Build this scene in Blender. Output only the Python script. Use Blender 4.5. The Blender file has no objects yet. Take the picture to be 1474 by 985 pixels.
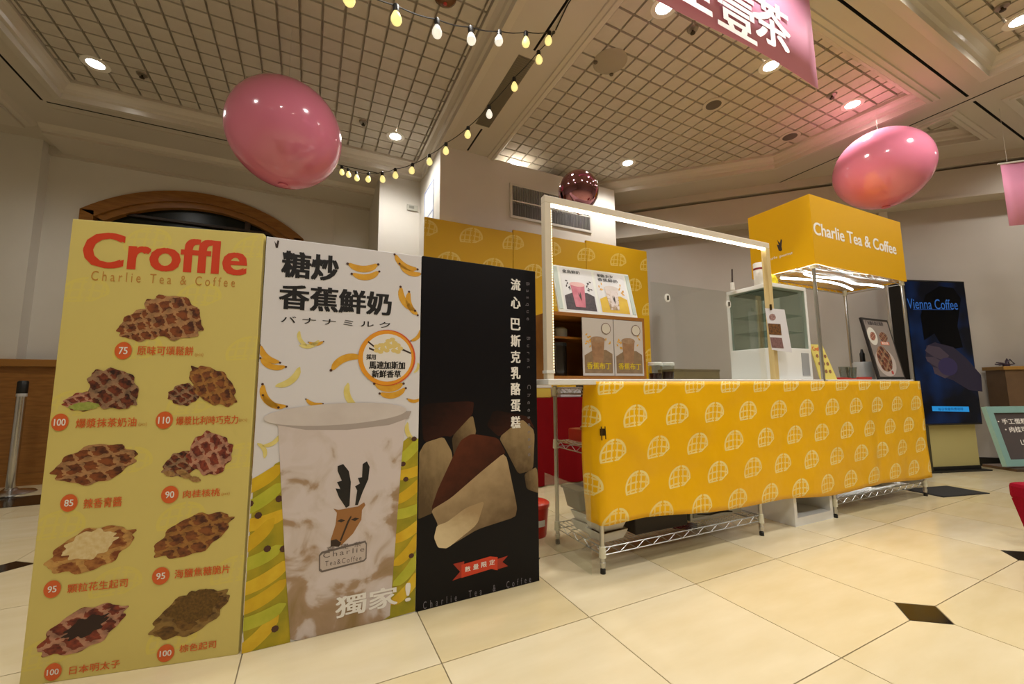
import bpy, bmesh, math, random
from mathutils import Vector, Matrix
random.seed(7)
SC = bpy.context.scene
COL = SC.collection
R = math.radians

# ------------------------------------------------------------------ camera
W, H, FPX = 1474, 985, 587.71
PITCH, ROLL, YAW, CH = R(6.2676), R(-0.4028), R(-26.2888), 0.96
FW = Vector((-math.sin(YAW) * math.cos(PITCH), math.cos(YAW) * math.cos(PITCH), math.sin(PITCH)))
RT = Vector((math.cos(YAW), math.sin(YAW), 0))
UP = RT.cross(FW)
RT, UP = RT * math.cos(ROLL) + UP * math.sin(ROLL), UP * math.cos(ROLL) - RT * math.sin(ROLL)
CAM = Vector((0, 0, CH))
cd = bpy.data.cameras.new('camera')
cd.sensor_fit = 'HORIZONTAL'; cd.sensor_width = 36.0; cd.lens = FPX / W * 36.0
cd.clip_start = 0.02; cd.clip_end = 100
cam = bpy.data.objects.new('camera', cd); COL.objects.link(cam)
cam.matrix_world = Matrix.Translation(CAM) @ Matrix((RT, UP, -FW)).transposed().to_4x4()
SC.camera = cam

# ------------------------------------------------------------------ world and exposure
wd = bpy.data.worlds.new('hall_ambience'); SC.world = wd; wd.use_nodes = True
wd.node_tree.nodes['Background'].inputs[0].default_value = (1.0, 0.95, 0.88, 1)
wd.node_tree.nodes['Background'].inputs[1].default_value = 0.0
SC.view_settings.view_transform = 'Standard'; SC.view_settings.look = 'None'
SC.view_settings.gamma = 1.0; SC.view_settings.exposure = -0.1
SC.view_settings.use_curve_mapping = False
LAMP_W = 90.0          # watts of each ceiling downlight


# ------------------------------------------------------------------ pixel helpers (a pixel only gives a direction)
def ray(x, y): return FW * FPX + RT * (x - W / 2) + UP * (H / 2 - y)
def on_z(x, y, z): d = ray(x, y); return CAM + d * ((z - CH) / d.z)
def on_plane(x, y, P, n):
    d = ray(x, y); n = Vector(n); return CAM + d * ((Vector(P) - CAM).dot(n) / d.dot(n))


# ------------------------------------------------------------------ materials
def lin(c):
    if isinstance(c, str):
        c = tuple(int(c[i:i + 2], 16) / 255 for i in (0, 2, 4))
    return tuple((v / 12.92 if v <= 0.04045 else ((v + 0.055) / 1.055) ** 2.4) for v in c) + (1,)
MATS = {}
def mat(name, col='808080', rough=0.5, metal=0.0, emit=0.0, ecol=None, noise=None, bump=0.0, nscale=6.0, trans=0.0, spec=None, stretch=None, coat=0.0, ior=None):
    if name in MATS: return MATS[name]
    m = bpy.data.materials.new(name); m.use_nodes = True
    nt = m.node_tree; b = nt.nodes['Principled BSDF']
    b.inputs['Base Color'].default_value = lin(col); b.inputs['Roughness'].default_value = rough
    b.inputs['Metallic'].default_value = metal
    if spec is not None: b.inputs['Specular IOR Level'].default_value = spec
    if coat: b.inputs['Coat Weight'].default_value = coat; b.inputs['Coat Roughness'].default_value = 0.05
    if trans: b.inputs['Transmission Weight'].default_value = trans
    if ior: b.inputs['IOR'].default_value = ior
    if emit:
        b.inputs['Emission Color'].default_value = lin(ecol or col); b.inputs['Emission Strength'].default_value = emit
    if noise or bump:
        tc = nt.nodes.new('ShaderNodeTexCoord'); mp = nt.nodes.new('ShaderNodeMapping')
        nt.links.new(tc.outputs['Object'], mp.inputs[0])
        if stretch: mp.inputs['Scale'].default_value = stretch
        nz = nt.nodes.new('ShaderNodeTexNoise'); nz.inputs['Scale'].default_value = nscale; nz.inputs['Detail'].default_value = 5
        nt.links.new(mp.outputs[0], nz.inputs['Vector'])
        if noise:
            rp = nt.nodes.new('ShaderNodeValToRGB')
            rp.color_ramp.elements[0].position = 0.3; rp.color_ramp.elements[1].position = 0.7
            rp.color_ramp.elements[0].color = lin(noise); rp.color_ramp.elements[1].color = lin(col)
            nt.links.new(nz.outputs[0], rp.inputs[0]); nt.links.new(rp.outputs[0], b.inputs['Base Color'])
        if bump:
            bp_ = nt.nodes.new('ShaderNodeBump'); bp_.inputs['Strength'].default_value = bump; bp_.inputs['Distance'].default_value = 0.01
            nt.links.new(nz.outputs[0], bp_.inputs['Height']); nt.links.new(bp_.outputs[0], b.inputs['Normal'])
    MATS[name] = m
    return m
def clear_mat(name, tint='fafcfb', gloss=0.12, rough=0.03):
    # thin clear sheet: mostly straight transmission with a little mirror
    if name in MATS: return MATS[name]
    m = bpy.data.materials.new(name); m.use_nodes = True; nt = m.node_tree
    nt.nodes.remove(nt.nodes['Principled BSDF'])
    t = nt.nodes.new('ShaderNodeBsdfTransparent'); t.inputs[0].default_value = lin(tint)
    g = nt.nodes.new('ShaderNodeBsdfGlossy'); g.inputs['Roughness'].default_value = rough; g.inputs[0].default_value = (1, 1, 1, 1)
    fr = nt.nodes.new('ShaderNodeFresnel'); fr.inputs[0].default_value = 1.35
    ad = nt.nodes.new('ShaderNodeMath'); ad.operation = 'MULTIPLY_ADD'; ad.inputs[1].default_value = 0.22; ad.inputs[2].default_value = gloss * 0.08
    mx = nt.nodes.new('ShaderNodeMixShader')
    nt.links.new(fr.outputs[0], ad.inputs[0]); nt.links.new(ad.outputs[0], mx.inputs[0])
    nt.links.new(t.outputs[0], mx.inputs[1]); nt.links.new(g.outputs[0], mx.inputs[2])
    nt.links.new(mx.outputs[0], nt.nodes['Material Output'].inputs[0])
    MATS[name] = m; return m

def N(nt, op, a, b=None, c=None):
    n = nt.nodes.new('ShaderNodeMath'); n.operation = op
    for i, v in enumerate((a, b, c)):
        if v is None: continue
        if isinstance(v, (int, float)): n.inputs[i].default_value = v
        else: nt.links.new(v, n.inputs[i])
    return n.outputs[0]
def waffle_mask(nt, u, v, cu, cv, hw, hh, ou, ov):
    """line drawing of a folded waffle repeated on a staggered grid; u, v in metres"""
    vr = N(nt, 'DIVIDE', N(nt, 'SUBTRACT', v, ov), cv)
    row = N(nt, 'FLOOR', N(nt, 'ADD', vr, 0.5))
    lv = N(nt, 'MULTIPLY', N(nt, 'SUBTRACT', vr, row), cv / hh)
    odd = N(nt, 'ABSOLUTE', N(nt, 'MODULO', row, 2.0))
    ur = N(nt, 'SUBTRACT', N(nt, 'DIVIDE', N(nt, 'SUBTRACT', u, ou), cu), N(nt, 'MULTIPLY', odd, 0.5))
    lu = N(nt, 'MULTIPLY', N(nt, 'SUBTRACT', ur, N(nt, 'FLOOR', N(nt, 'ADD', ur, 0.5))), cu / hw)
    # folded waffle: tilted oval with a flattened, slightly rising base
    a = N(nt, 'DIVIDE', N(nt, 'SUBTRACT', lu, N(nt, 'MULTIPLY', lv, 0.16)), 1.0)
    b = N(nt, 'DIVIDE', N(nt, 'ADD', lv, 0.25), 1.22)
    r = N(nt, 'SQRT', N(nt, 'ADD', N(nt, 'MULTIPLY', a, a), N(nt, 'MULTIPLY', b, b)))
    r = N(nt, 'MAXIMUM', r, N(nt, 'DIVIDE', N(nt, 'SUBTRACT', N(nt, 'MULTIPLY', lu, 0.10), lv), 0.80))
    r = N(nt, 'MAXIMUM', r, N(nt, 'DIVIDE', N(nt, 'SUBTRACT', N(nt, 'MULTIPLY', lu, 0.85), lv), 1.05))
    rim = N(nt, 'MULTIPLY', N(nt, 'LESS_THAN', r, 1.0), N(nt, 'GREATER_THAN', r, 0.86))
    def lines(c, per, wid, off):
        f = N(nt, 'ABSOLUTE', N(nt, 'SUBTRACT', N(nt, 'FRACT', N(nt, 'ADD', N(nt, 'DIVIDE', c, per), off)), 0.5))
        return N(nt, 'LESS_THAN', f, wid)
    cx_ = N(nt, 'SUBTRACT', N(nt, 'ADD', lu, N(nt, 'MULTIPLY', lv, -0.10)), 0.06)
    gx = lines(cx_, 0.42, 0.13, 0.0)
    gy = lines(N(nt, 'ADD', lv, N(nt, 'MULTIPLY', N(nt, 'MULTIPLY', lu, lu), 0.18)), 0.56, 0.12, 0.42)
    gap = N(nt, 'GREATER_THAN', N(nt, 'ABSOLUTE', cx_), 0.055)
    g = N(nt, 'MULTIPLY', N(nt, 'MULTIPLY', N(nt, 'MAXIMUM', gx, gy), N(nt, 'LESS_THAN', r, 0.88)), 0.8)
    return N(nt, 'MULTIPLY', N(nt, 'MAXIMUM', rim, g), gap)
def waffle_mat(name, base, line, cu=0.312, cv=0.178, hw=0.085, hh=0.066, ou=0.1, ov=0.972, rough=0.35, strength=0.8, axis='UV', bump=0.0, coat=0.0):
    if name in MATS: return MATS[name]
    m = bpy.data.materials.new(name); m.use_nodes = True; nt = m.node_tree; b = nt.nodes['Principled BSDF']
    tc = nt.nodes.new('ShaderNodeTexCoord'); sp = nt.nodes.new('ShaderNodeSeparateXYZ')
    if axis == 'UV': nt.links.new(tc.outputs['UV'], sp.inputs[0]); u, v = sp.outputs[0], sp.outputs[1]
    else: nt.links.new(tc.outputs['Object'], sp.inputs[0]); u, v = sp.outputs[0], sp.outputs[2]
    k = waffle_mask(nt, u, v, cu, cv, hw, hh, ou, ov)
    nz = nt.nodes.new('ShaderNodeTexNoise'); nz.inputs['Scale'].default_value = 5; nt.links.new(tc.outputs['Object'], nz.inputs['Vector'])
    k = N(nt, 'MULTIPLY', N(nt, 'MULTIPLY', k, strength), N(nt, 'MULTIPLY_ADD', nz.outputs[0], 0.9, 0.5))
    mx = nt.nodes.new('ShaderNodeMix'); mx.data_type = 'RGBA'
    nt.links.new(k, mx.inputs[0]); mx.inputs[6].default_value = lin(base); mx.inputs[7].default_value = lin(line)
    nt.links.new(mx.outputs[2], b.inputs['Base Color']); b.inputs['Roughness'].default_value = rough
    b.inputs['Specular IOR Level'].default_value = .28
    if coat: b.inputs['Coat Weight'].default_value = coat; b.inputs['Coat Roughness'].default_value = 0.2
    if bump:
        n2 = nt.nodes.new('ShaderNodeTexNoise'); n2.inputs['Scale'].default_value = 3.5; n2.inputs['Detail'].default_value = 3
        nt.links.new(tc.outputs['Object'], n2.inputs['Vector'])
        bb = nt.nodes.new('ShaderNodeBump'); bb.inputs['Strength'].default_value = bump; bb.inputs['Distance'].default_value = 0.05
        nt.links.new(n2.outputs[0], bb.inputs['Height']); nt.links.new(bb.outputs[0], b.inputs['Normal'])
    MATS[name] = m; return m
def croffle_mat(name, dark, mid, light, period=0.22, ang=25):
    """printed photograph of a waffled croissant: brown crust, pale ridges, mottling"""
    if name in MATS: return MATS[name]
    m = bpy.data.materials.new(name); m.use_nodes = True; nt = m.node_tree; b = nt.nodes['Principled BSDF']
    tc = nt.nodes.new('ShaderNodeTexCoord'); mp = nt.nodes.new('ShaderNodeMapping'); mp.inputs['Rotation'].default_value = (0, R(ang), 0)
    nt.links.new(tc.outputs['Generated'], mp.inputs[0])
    nz = nt.nodes.new('ShaderNodeTexNoise'); nz.inputs['Scale'].default_value = 9; nz.inputs['Detail'].default_value = 6
    nt.links.new(tc.outputs['Generated'], nz.inputs['Vector'])
    sp = nt.nodes.new('ShaderNodeSeparateXYZ'); nt.links.new(mp.outputs[0], sp.inputs[0])
    wob = N(nt, 'MULTIPLY', N(nt, 'SUBTRACT', nz.outputs[0], 0.5), 0.22)
    def ln(c, p):
        f = N(nt, 'ABSOLUTE', N(nt, 'SUBTRACT', N(nt, 'FRACT', N(nt, 'DIVIDE', N(nt, 'ADD', c, wob), p)), 0.5))
        return N(nt, 'LESS_THAN', f, 0.13)
    k = N(nt, 'MAXIMUM', ln(sp.outputs[0], period), ln(sp.outputs[2], period * 1.5))
    rp = nt.nodes.new('ShaderNodeValToRGB')
    rp.color_ramp.elements[0].position = 0.38; rp.color_ramp.elements[0].color = lin(dark)
    rp.color_ramp.elements[1].position = 0.62; rp.color_ramp.elements[1].color = lin(mid)
    nt.links.new(nz.outputs[0], rp.inputs[0])
    mx = nt.nodes.new('ShaderNodeMix'); mx.data_type = 'RGBA'
    nt.links.new(N(nt, 'MULTIPLY', k, N(nt, 'MULTIPLY', nz.outputs[0], 1.1)), mx.inputs[0])
    nt.links.new(rp.outputs[0], mx.inputs[6]); mx.inputs[7].default_value = lin(light)
    nt.links.new(mx.outputs[2], b.inputs['Base Color']); b.inputs['Roughness'].default_value = 0.6
    MATS[name] = m; return m


# ------------------------------------------------------------------ mesh helpers
class MB:
    def __init__(s): s.v = []; s.f = []; s.uv = None
    def add(s, vs, fs):
        n = len(s.v); s.v += [tuple(p) for p in vs]; s.f += [tuple(i + n for i in q) for q in fs]; return s
    def box(s, x0, x1, y0, y1, z0, z1):
        return s.add([(x0, y0, z0), (x1, y0, z0), (x1, y1, z0), (x0, y1, z0), (x0, y0, z1), (x1, y0, z1), (x1, y1, z1), (x0, y1, z1)],
                     [(3, 2, 1, 0), (4, 5, 6, 7), (0, 1, 5, 4), (1, 2, 6, 5), (2, 3, 7, 6), (3, 0, 4, 7)])
    def tube(s, path, r, n=6, cap=True):
        path = [Vector(p) for p in path]; rings = []
        for i, p in enumerate(path):
            t = (path[min(i + 1, len(path) - 1)] - path[max(i - 1, 0)]).normalized()
            a = t.cross(Vector((0, 0, 1)) if abs(t.z) < 0.9 else Vector((1, 0, 0))).normalized(); b = t.cross(a)
            rr = r[i] if isinstance(r, (list, tuple)) else r
            rings.append([p + a * rr * math.cos(2 * math.pi * k / n) + b * rr * math.sin(2 * math.pi * k / n) for k in range(n)])
        vs = [q for rg in rings for q in rg]; fs = []
        for i in range(len(rings) - 1):
            for k in range(n):
                fs.append((i * n + k, i * n + (k + 1) % n, (i + 1) * n + (k + 1) % n, (i + 1) * n + k))
        if cap: fs += [tuple(range(n - 1, -1, -1)), tuple((len(rings) - 1) * n + k for k in range(n))]
        return s.add(vs, fs)
    def lathe(s, prof, n=20, c=(0, 0, 0), cap=True):
        vs = []; fs = []
        for r, z in prof:
            vs += [(c[0] + r * math.cos(2 * math.pi * k / n), c[1] + r * math.sin(2 * math.pi * k / n), c[2] + z) for k in range(n)]
        for i in range(len(prof) - 1):
            for k in range(n):
                fs.append((i * n + k, i * n + (k + 1) % n, (i + 1) * n + (k + 1) % n, (i + 1) * n + k))
        if cap: fs += [tuple(range(n - 1, -1, -1)), tuple((len(prof) - 1) * n + k for k in range(n))]
        return s.add(vs, fs)
    def prism(s, pts, lo, hi, axis='z'):
        """polygon extruded along an axis; pts are the two remaining coordinates"""
        n = len(pts)
        def P(p, h): return {'z': (p[0], p[1], h), 'y': (p[0], h, p[1]), 'x': (h, p[0], p[1])}[axis]
        vs = [P(p, lo) for p in pts] + [P(p, hi) for p in pts]
        return s.add(vs, [tuple(range(n - 1, -1, -1)), tuple(range(n, 2 * n))] + [(i, (i + 1) % n, n + (i + 1) % n, n + i) for i in range(n)])
    def mesh(s, name, m, smooth=False, bevel=0.0):
        me = bpy.data.meshes.new(name); me.from_pydata(s.v, [], s.f)
        bm = bmesh.new(); bm.from_mesh(me)
        bmesh.ops.recalc_face_normals(bm, faces=bm.faces)
        if bevel: bmesh.ops.bevel(bm, geom=list(bm.edges), offset=bevel, segments=2, affect='EDGES', profile=0.5)
        bm.to_mesh(me); bm.free()
        if smooth:
            for p in me.polygons: p.use_smooth = True
            try: me.set_sharp_from_angle(angle=R(40))
            except Exception: pass
        me.materials.append(m)
        return me
    def build(s, name, m, parent=None, loc=None, rz=0.0, smooth=False, bevel=0.0):
        return link(name, s.mesh(name, m, smooth, bevel), parent, loc, rz)
def link(name, me, parent=None, loc=None, rz=0.0):
    o = bpy.data.objects.new(name, me); COL.objects.link(o)
    if loc is not None: o.location = loc
    if rz: o.rotation_euler = (0, 0, rz)
    if parent is not None: o.parent = parent
    return o
def tag(o, label=None, cat=None, group=None, kind=None):
    if label: o['label'] = label
    if cat: o['category'] = cat
    if group: o['group'] = group
    if kind: o['kind'] = kind
    return o
def thing(name, label, cat, loc=(0, 0, 0), rz=0.0, group=None):
    o = bpy.data.objects.new(name, None); COL.objects.link(o); o.location = loc; o.rotation_euler = (0, 0, rz)
    o.empty_display_size = 0.1
    return tag(o, label, cat, group)
def box_obj(name, m, parent, *b, bevel=0.0): return MB().box(*b).build(name, m, parent, bevel=bevel)
def text_mesh(body, m, bold=0.0, spacing=1.0, shear=0.0, line=1.0):
    c = bpy.data.curves.new('lettering', 'FONT'); c.body = body; c.offset = bold; c.space_character = spacing; c.shear = shear; c.space_line = line
    c.resolution_u = 3; c.align_x = 'CENTER' if '\n' in body else 'LEFT'
    o = bpy.data.objects.new('lettering', c); COL.objects.link(o)
    bpy.context.view_layer.update()
    t = o.to_mesh(); vs = [tuple(v.co) for v in t.vertices]; fs = [tuple(p.vertices) for p in t.polygons]; o.to_mesh_clear()
    bpy.data.objects.remove(o); bpy.data.curves.remove(c)
    xs = [v[0] for v in vs]; ys = [v[1] for v in vs]
    x0, x1, y0, y1 = min(xs), max(xs), min(ys), max(ys)
    return [((v[0] - x0) / (x1 - x0), (v[1] - y0) / (y1 - y0)) for v in vs], fs


class Sheet:
    """a flat printed face: local x runs along it, local z up, local -y towards the viewer"""
    STEP = 0.0006
    def __init__(s, root, front_y=0.0, tilt=None):
        s.root = root; s.fy = front_y; s.clip = None
        rz = root.rotation_euler.z; s.M = Matrix.Translation(root.location) @ Matrix.Rotation(rz, 4, 'Z')
        if root.rotation_euler.x: s.M = Matrix.Translation(root.location) @ root.rotation_euler.to_matrix().to_4x4()
        s.I = s.M.inverted(); s.P = s.M @ Vector((0, front_y, 0)); s.nrm = s.M.to_3x3() @ Vector((0, 1, 0))
    def loc(s, x, y):
        q = s.I @ on_plane(x, y, s.P, s.nrm); return q.x, q.z
    def raw(s, name, pts, m, layer=1):
        if s.clip:
            for ax, lim, sg in ((0, s.clip[0], 1), (0, s.clip[1], -1), (1, s.clip[2], 1), (1, s.clip[3], -1)):
                out = []
                for a, b in zip(pts, pts[1:] + pts[:1]):
                    da, db = sg * (a[ax] - lim), sg * (b[ax] - lim)
                    if da >= 0: out.append(a)
                    if da * db < 0: t = da / (da - db); out.append((a[0] + (b[0] - a[0]) * t, a[1] + (b[1] - a[1]) * t))
                pts = out
                if len(pts) < 3: return None
        y = s.fy - layer * s.STEP
        me = bpy.data.meshes.new(name); me.from_pydata([(p[0], y, p[1]) for p in pts], [], [tuple(range(len(pts)))])
        bm = bmesh.new(); bm.from_mesh(me); bmesh.ops.triangulate(bm, faces=bm.faces)
        for f in bm.faces:
            f.normal_update()
            if f.normal.y > 0: f.normal_flip()
        bm.to_mesh(me); bm.free(); me.materials.append(m)
        return link(name, me, s.root)
    def multi(s, name, polys, m, layer=1):
        y = s.fy - layer * s.STEP; vs = []; fs = []
        for pts in polys:
            n = len(vs); vs += [(p[0], y, p[1]) for p in pts]; fs.append(tuple(range(n, n + len(pts))))
        me = bpy.data.meshes.new(name); me.from_pydata(vs, [], fs)
        bm = bmesh.new(); bm.from_mesh(me); bmesh.ops.triangulate(bm, faces=bm.faces); bm.to_mesh(me); bm.free()
        me.materials.append(m); return link(name, me, s.root)
    def poly(s, name, px, m, layer=1): return s.raw(name, [s.loc(*p) for p in px], m, layer)
    def ell(s, name, cx, cy, rx, ry, m, layer=1, n=28, wob=0.0, ang=0.0, metric=False):
        if metric: u, v = cx, cy; a, b = rx, ry
        else:
            u, v = s.loc(cx, cy); a = abs(s.loc(cx + rx, cy)[0] - s.loc(cx - rx, cy)[0]) / 2; b = abs(s.loc(cx, cy + ry)[1] - s.loc(cx, cy - ry)[1]) / 2
        ph = [random.uniform(0, 6.28) for _ in range(3)]; pts = []
        for k in range(n):
            t = 2 * math.pi * k / n
            w = 1 + wob * (math.sin(3 * t + ph[0]) + 0.7 * math.sin(5 * t + ph[1]) + 0.6 * math.sin(9 * t + ph[2])) / 2
            x, y = a * w * math.cos(t), b * w * math.sin(t)
            pts.append((u + x * math.cos(ang) - y * math.sin(ang), v + x * math.sin(ang) + y * math.cos(ang)))
        return s.raw(name, pts, m, layer)
    def text(s, body, x0, y0, x1, y1, m, layer=2, bold=0.0, spacing=1.0, line=1.0, rot=False, metric=False, name='lettering'):
        """fit lettering to the bounding box it has in the picture (or, metric, to a box in sheet metres)"""
        if metric: u0, v1, u1, v0 = x0, y0, x1, y1
        else:
            ym, xm = (y0 + y1) / 2, (x0 + x1) / 2
            (u0, va), (u1, vb), (uc, vc) = s.loc(x0, ym), s.loc(x1, ym), s.loc(xm, ym)
            k = abs(s.loc(xm, ym + 5)[1] - s.loc(xm, ym - 5)[1]) / 10          # metres per vertical pixel
            hv = max(0.3 * k * (y1 - y0), k * (y1 - y0) - 0.8 * abs(vb - va)) / 2
            v0, v1 = vc - hv, vc + hv
        vs, fs = text_mesh(body, m, 0.0, spacing, 0, line)
        y = s.fy - layer * s.STEP
        bb = bold * (v1 - v0) * 1.1 if not rot else 0.0
        n = len(vs); P = []; F = []
        for k, (du, dv) in enumerate([(0, 0)] if bb == 0 else [(-1, -.5), (1, -.5), (1, .5), (-1, .5), (0, 0)]):
            if rot: P += [(u0 + (u1 - u0) * b, y, v1 + (v0 - v1) * a) for a, b in vs]
            else: P += [(u0 + bb + (u1 - u0 - 2 * bb) * a + du * bb, y - k * 2e-5, v0 + bb / 2 + (v1 - v0 - bb) * b + dv * bb) for a, b in vs]
            F += [tuple(i + k * n for i in f) for f in fs]
        me = bpy.data.meshes.new(name); me.from_pydata(P, [], F); me.materials.append(m)
        return link(name, me, s.root)


# ================================================================== THE SETTING
HB, HT = 3.70, 3.82            # soffit and coffer heights
white_wall = mat('painted_wall', 'd9d4ca', 0.6, noise='d3cec4', nscale=2)
grey_wall = mat('grey_wall', 'b9b2a8', 0.6, noise='b2aba1', nscale=2)
soffit_m = mat('soffit_paint', 'c6bdae', 0.6, noise='c2b9aa', nscale=2)
cornice_m = mat('cornice_paint', 'c9c0b1', 0.28)
tile_m = mat('ceiling_tile_paint', 'c4bbac', 0.65, noise='bdb4a5', nscale=9)
groove_m = mat('ceiling_grid_paint', 'c4bbac', 0.7)
slot_metal = mat('air_slot_metal', '3a3733', 0.6)
oak = mat('oak_stain', '9a6830', 0.35, noise='80521f', nscale=7, stretch=(1, 1, 6))
dark_glass = mat('night_window_glass', '12160f', 0.25, spec=0.25)
chrome = mat('chrome', 'cfcfcf', 0.18, 1.0)
steel = mat('zinc_wire', 'b9bab8', 0.3, 1.0)
black_p = mat('black_plastic', '131312', 0.45)
white_p = mat('white_plastic', 'e6e5e0', 0.4)
grey_p = mat('grey_plastic', '6d6b66', 0.5)

# ---- floor: square tiles with one cut corner each around black diamonds
SX, SY, OX, OY = 0.6345, 0.6113, 1.0904, 1.4944
grout_m = mat('grout', '8f826a', 0.6)
def marble(name, c1, c2, rough=0.16):
    m = mat(name, c1, rough, noise=c2, nscale=2.6, stretch=(1.0, 3.5, 1)); return m
tile_mats = [marble('cream_floor_tile', 'dfd0ab', 'd5c49a'), marble('cream_floor_tile_warm', 'dccca3', 'd2c093'), marble('cream_floor_tile_pale', 'e2d5b4', 'd8c9a3')]
diamond_m = mat('black_floor_tile', '161310', 0.12, noise='201b15', nscale=8)
floor = box_obj('floor', grout_m, None, -5.5, 10.0, -6.0, 7.5, -0.06, -0.004)
tag(floor, 'polished cream tile floor with small black diamond insets', kind='structure')
GX, GY = 0.118, 0.094           # half diagonals of the diamond
tile_cache = {}
def tile_mesh(ci, cj, mi):
    key = (ci, cj, mi)
    if key in tile_cache: return tile_cache[key]
    g = 0.0022; x0, x1, y0, y1 = g, SX - g, g, SY - g
    pts = []
    for (a, b) in ((0, 0), (1, 0), (1, 1), (0, 1)):
        x, y = (x1 if a else x0), (y1 if b else y0)
        if (a, b) == (ci, cj):
            px_ = (x + (-GX if a else GX), y); py_ = (x, y + (-GY if b else GY))
            pts += [py_, px_] if (a, b) in ((0, 0), (1, 1)) else [px_, py_]
        else: pts.append((x, y))
    me = MB().prism(pts, -0.004, 0.0).mesh('tile', tile_mats[mi])
    tile_cache[key] = me; return me
dm = MB().prism([(-GX + .002, 0), (0, -GY + .002), (GX - .002, 0), (0, GY - .002)], -0.004, 0.0).mesh('diamond_tile', diamond_m)
far = MB()
for i in range(-10, 14):
    for j in range(-12, 9):           # j counts away from the camera; corner (i, j) at OX + i*SX, OY + j*SY
        x, y = OX + i * SX, OY + j * SY
        ci = 0 if i % 2 == 0 else 1; cj = 0 if j % 2 == 1 else 1
        near = -2.9 < x < 7.3 and 0.0 < y < 5.8
        if near:
            link('tile', tile_mesh(ci, cj, random.choice((0, 0, 1, 2))), floor, (x, y, 0))
        else:
            me = tile_mesh(ci, cj, 0); far.add([(v.co.x + x, v.co.y + y, v.co.z) for v in me.vertices], [tuple(p.vertices) for p in me.polygons])
        if i % 2 == 0 and j % 2 == 1 and -3.4 < x < 7.6 and -0.2 < y < 6.2:
            link('diamond_tile', dm, floor, (x, y, 0))
tag(far.build('distant_tile', tile_mats[0], floor), kind='stuff')
bt = MB().box(-4.0, 1.2, 4.97, 5.42, 0.0, 0.002).build('border_strip', diamond_m, floor)

# ---- ceiling: soffit with coffers cut out
def rect(x0, x1, y0, y1): return [(x0, y0), (x1, y0), (x1, y1), (x0, y1)]
COF = {
    'left': rect(-2.20, 1.20, 1.52, 5.03),
    'mid': [(1.87, 1.52), (5.26, 1.52), (5.14, 2.90), (3.00, 5.03), (1.87, 5.03)],
    'near': rect(1.87, 5.30, -2.40, 1.12),
    'nearleft': rect(-2.20, 1.20, -2.40, 1.12),
    'right': rect(5.97, 8.4, -2.40, 1.12),
    'small': [(5.78, 1.52), (6.62, 1.52), (5.78, 2.36)],
}
SLOTS = [(1.525, 1.545, 1.40, 2.66), (1.525, 1.545, 3.80, 4.24), (-2.405, -2.385, 1.5, 5.20), (-2.37, .68, 5.205, 5.225), (1.2, 5.55, 1.31, 1.33), (5.70, 9.0, 1.31, 1.33), (5.615, 5.635, -2.5, 3.3)]
bm = bmesh.new()
outer = [(-5.4, -5.9), (9.9, -5.9), (9.9, 7.2), (-5.4, 7.2)]
for lp in [outer] + list(COF.values()) + [rect(*q) for q in SLOTS]:
    vs = [bm.verts.new((p[0], p[1], HB)) for p in lp]
    for a, b in zip(vs, vs[1:] + vs[:1]): bm.edges.new((a, b))
bmesh.ops.triangle_fill(bm, use_beauty=True, use_dissolve=False, edges=bm.edges[:])
bmesh.ops.recalc_face_normals(bm, faces=bm.faces)
for f in bm.faces:
    if f.normal.z > 0: f.normal_flip()
me = bpy.data.meshes.new('ceiling'); bm.to_mesh(me); bm.free(); me.materials.append(soffit_m)
ceiling = tag(link('ceiling', me), 'beige coffered ceiling with moulded beams and tiled recesses', kind='structure')
def offset_poly(poly, d):
    n = len(poly); out = []
    for i in range(n):
        p0, p1, p2 = Vector(poly[i - 1]), Vector(poly[i]), Vector(poly[(i + 1) % n])
        e1 = (p1 - p0).normalized(); e2 = (p2 - p1).normalized()
        n1 = Vector((-e1.y, e1.x)); n2 = Vector((-e2.y, e2.x))
        k = (n1 + n2); out.append(tuple(p1 + k * (d / max(0.15, (1 + n1.dot(n2))))))
    return out
PROF = [(-0.075, HB - 0.001), (-0.07, HB - 0.012), (-0.035, HB - 0.016), (-0.03, HB - 0.028), (0.0, HB - 0.03), (0.006, HB + 0.02), (0.03, HB + 0.03), (0.04, HB + 0.055), (0.07, HB + 0.085), (0.095, HB + 0.092), (0.10, HT + 0.034)]
def inside(poly, x, y, marg=0.0):
    pl_ = offset_poly(poly, marg); n = len(pl_)
    for i in range(n):
        a, b = Vector(pl_[i]), Vector(pl_[(i + 1) % n])
        if (b.x - a.x) * (y - a.y) - (b.y - a.y) * (x - a.x) < 0: return False
    return True
CELL = 0.1565
ctile = MB().add([(-.069, -.069, 0), (.069, -.069, 0), (.069, .069, 0), (-.069, .069, 0), (-.071, -.071, .034), (.071, -.071, .034), (.071, .071, .034), (-.071, .071, .034)],
                 [(3, 2, 1, 0), (0, 1, 5, 4), (1, 2, 6, 5), (2, 3, 7, 6), (3, 0, 4, 7)]).mesh('ceiling_tile', tile_m)
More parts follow.
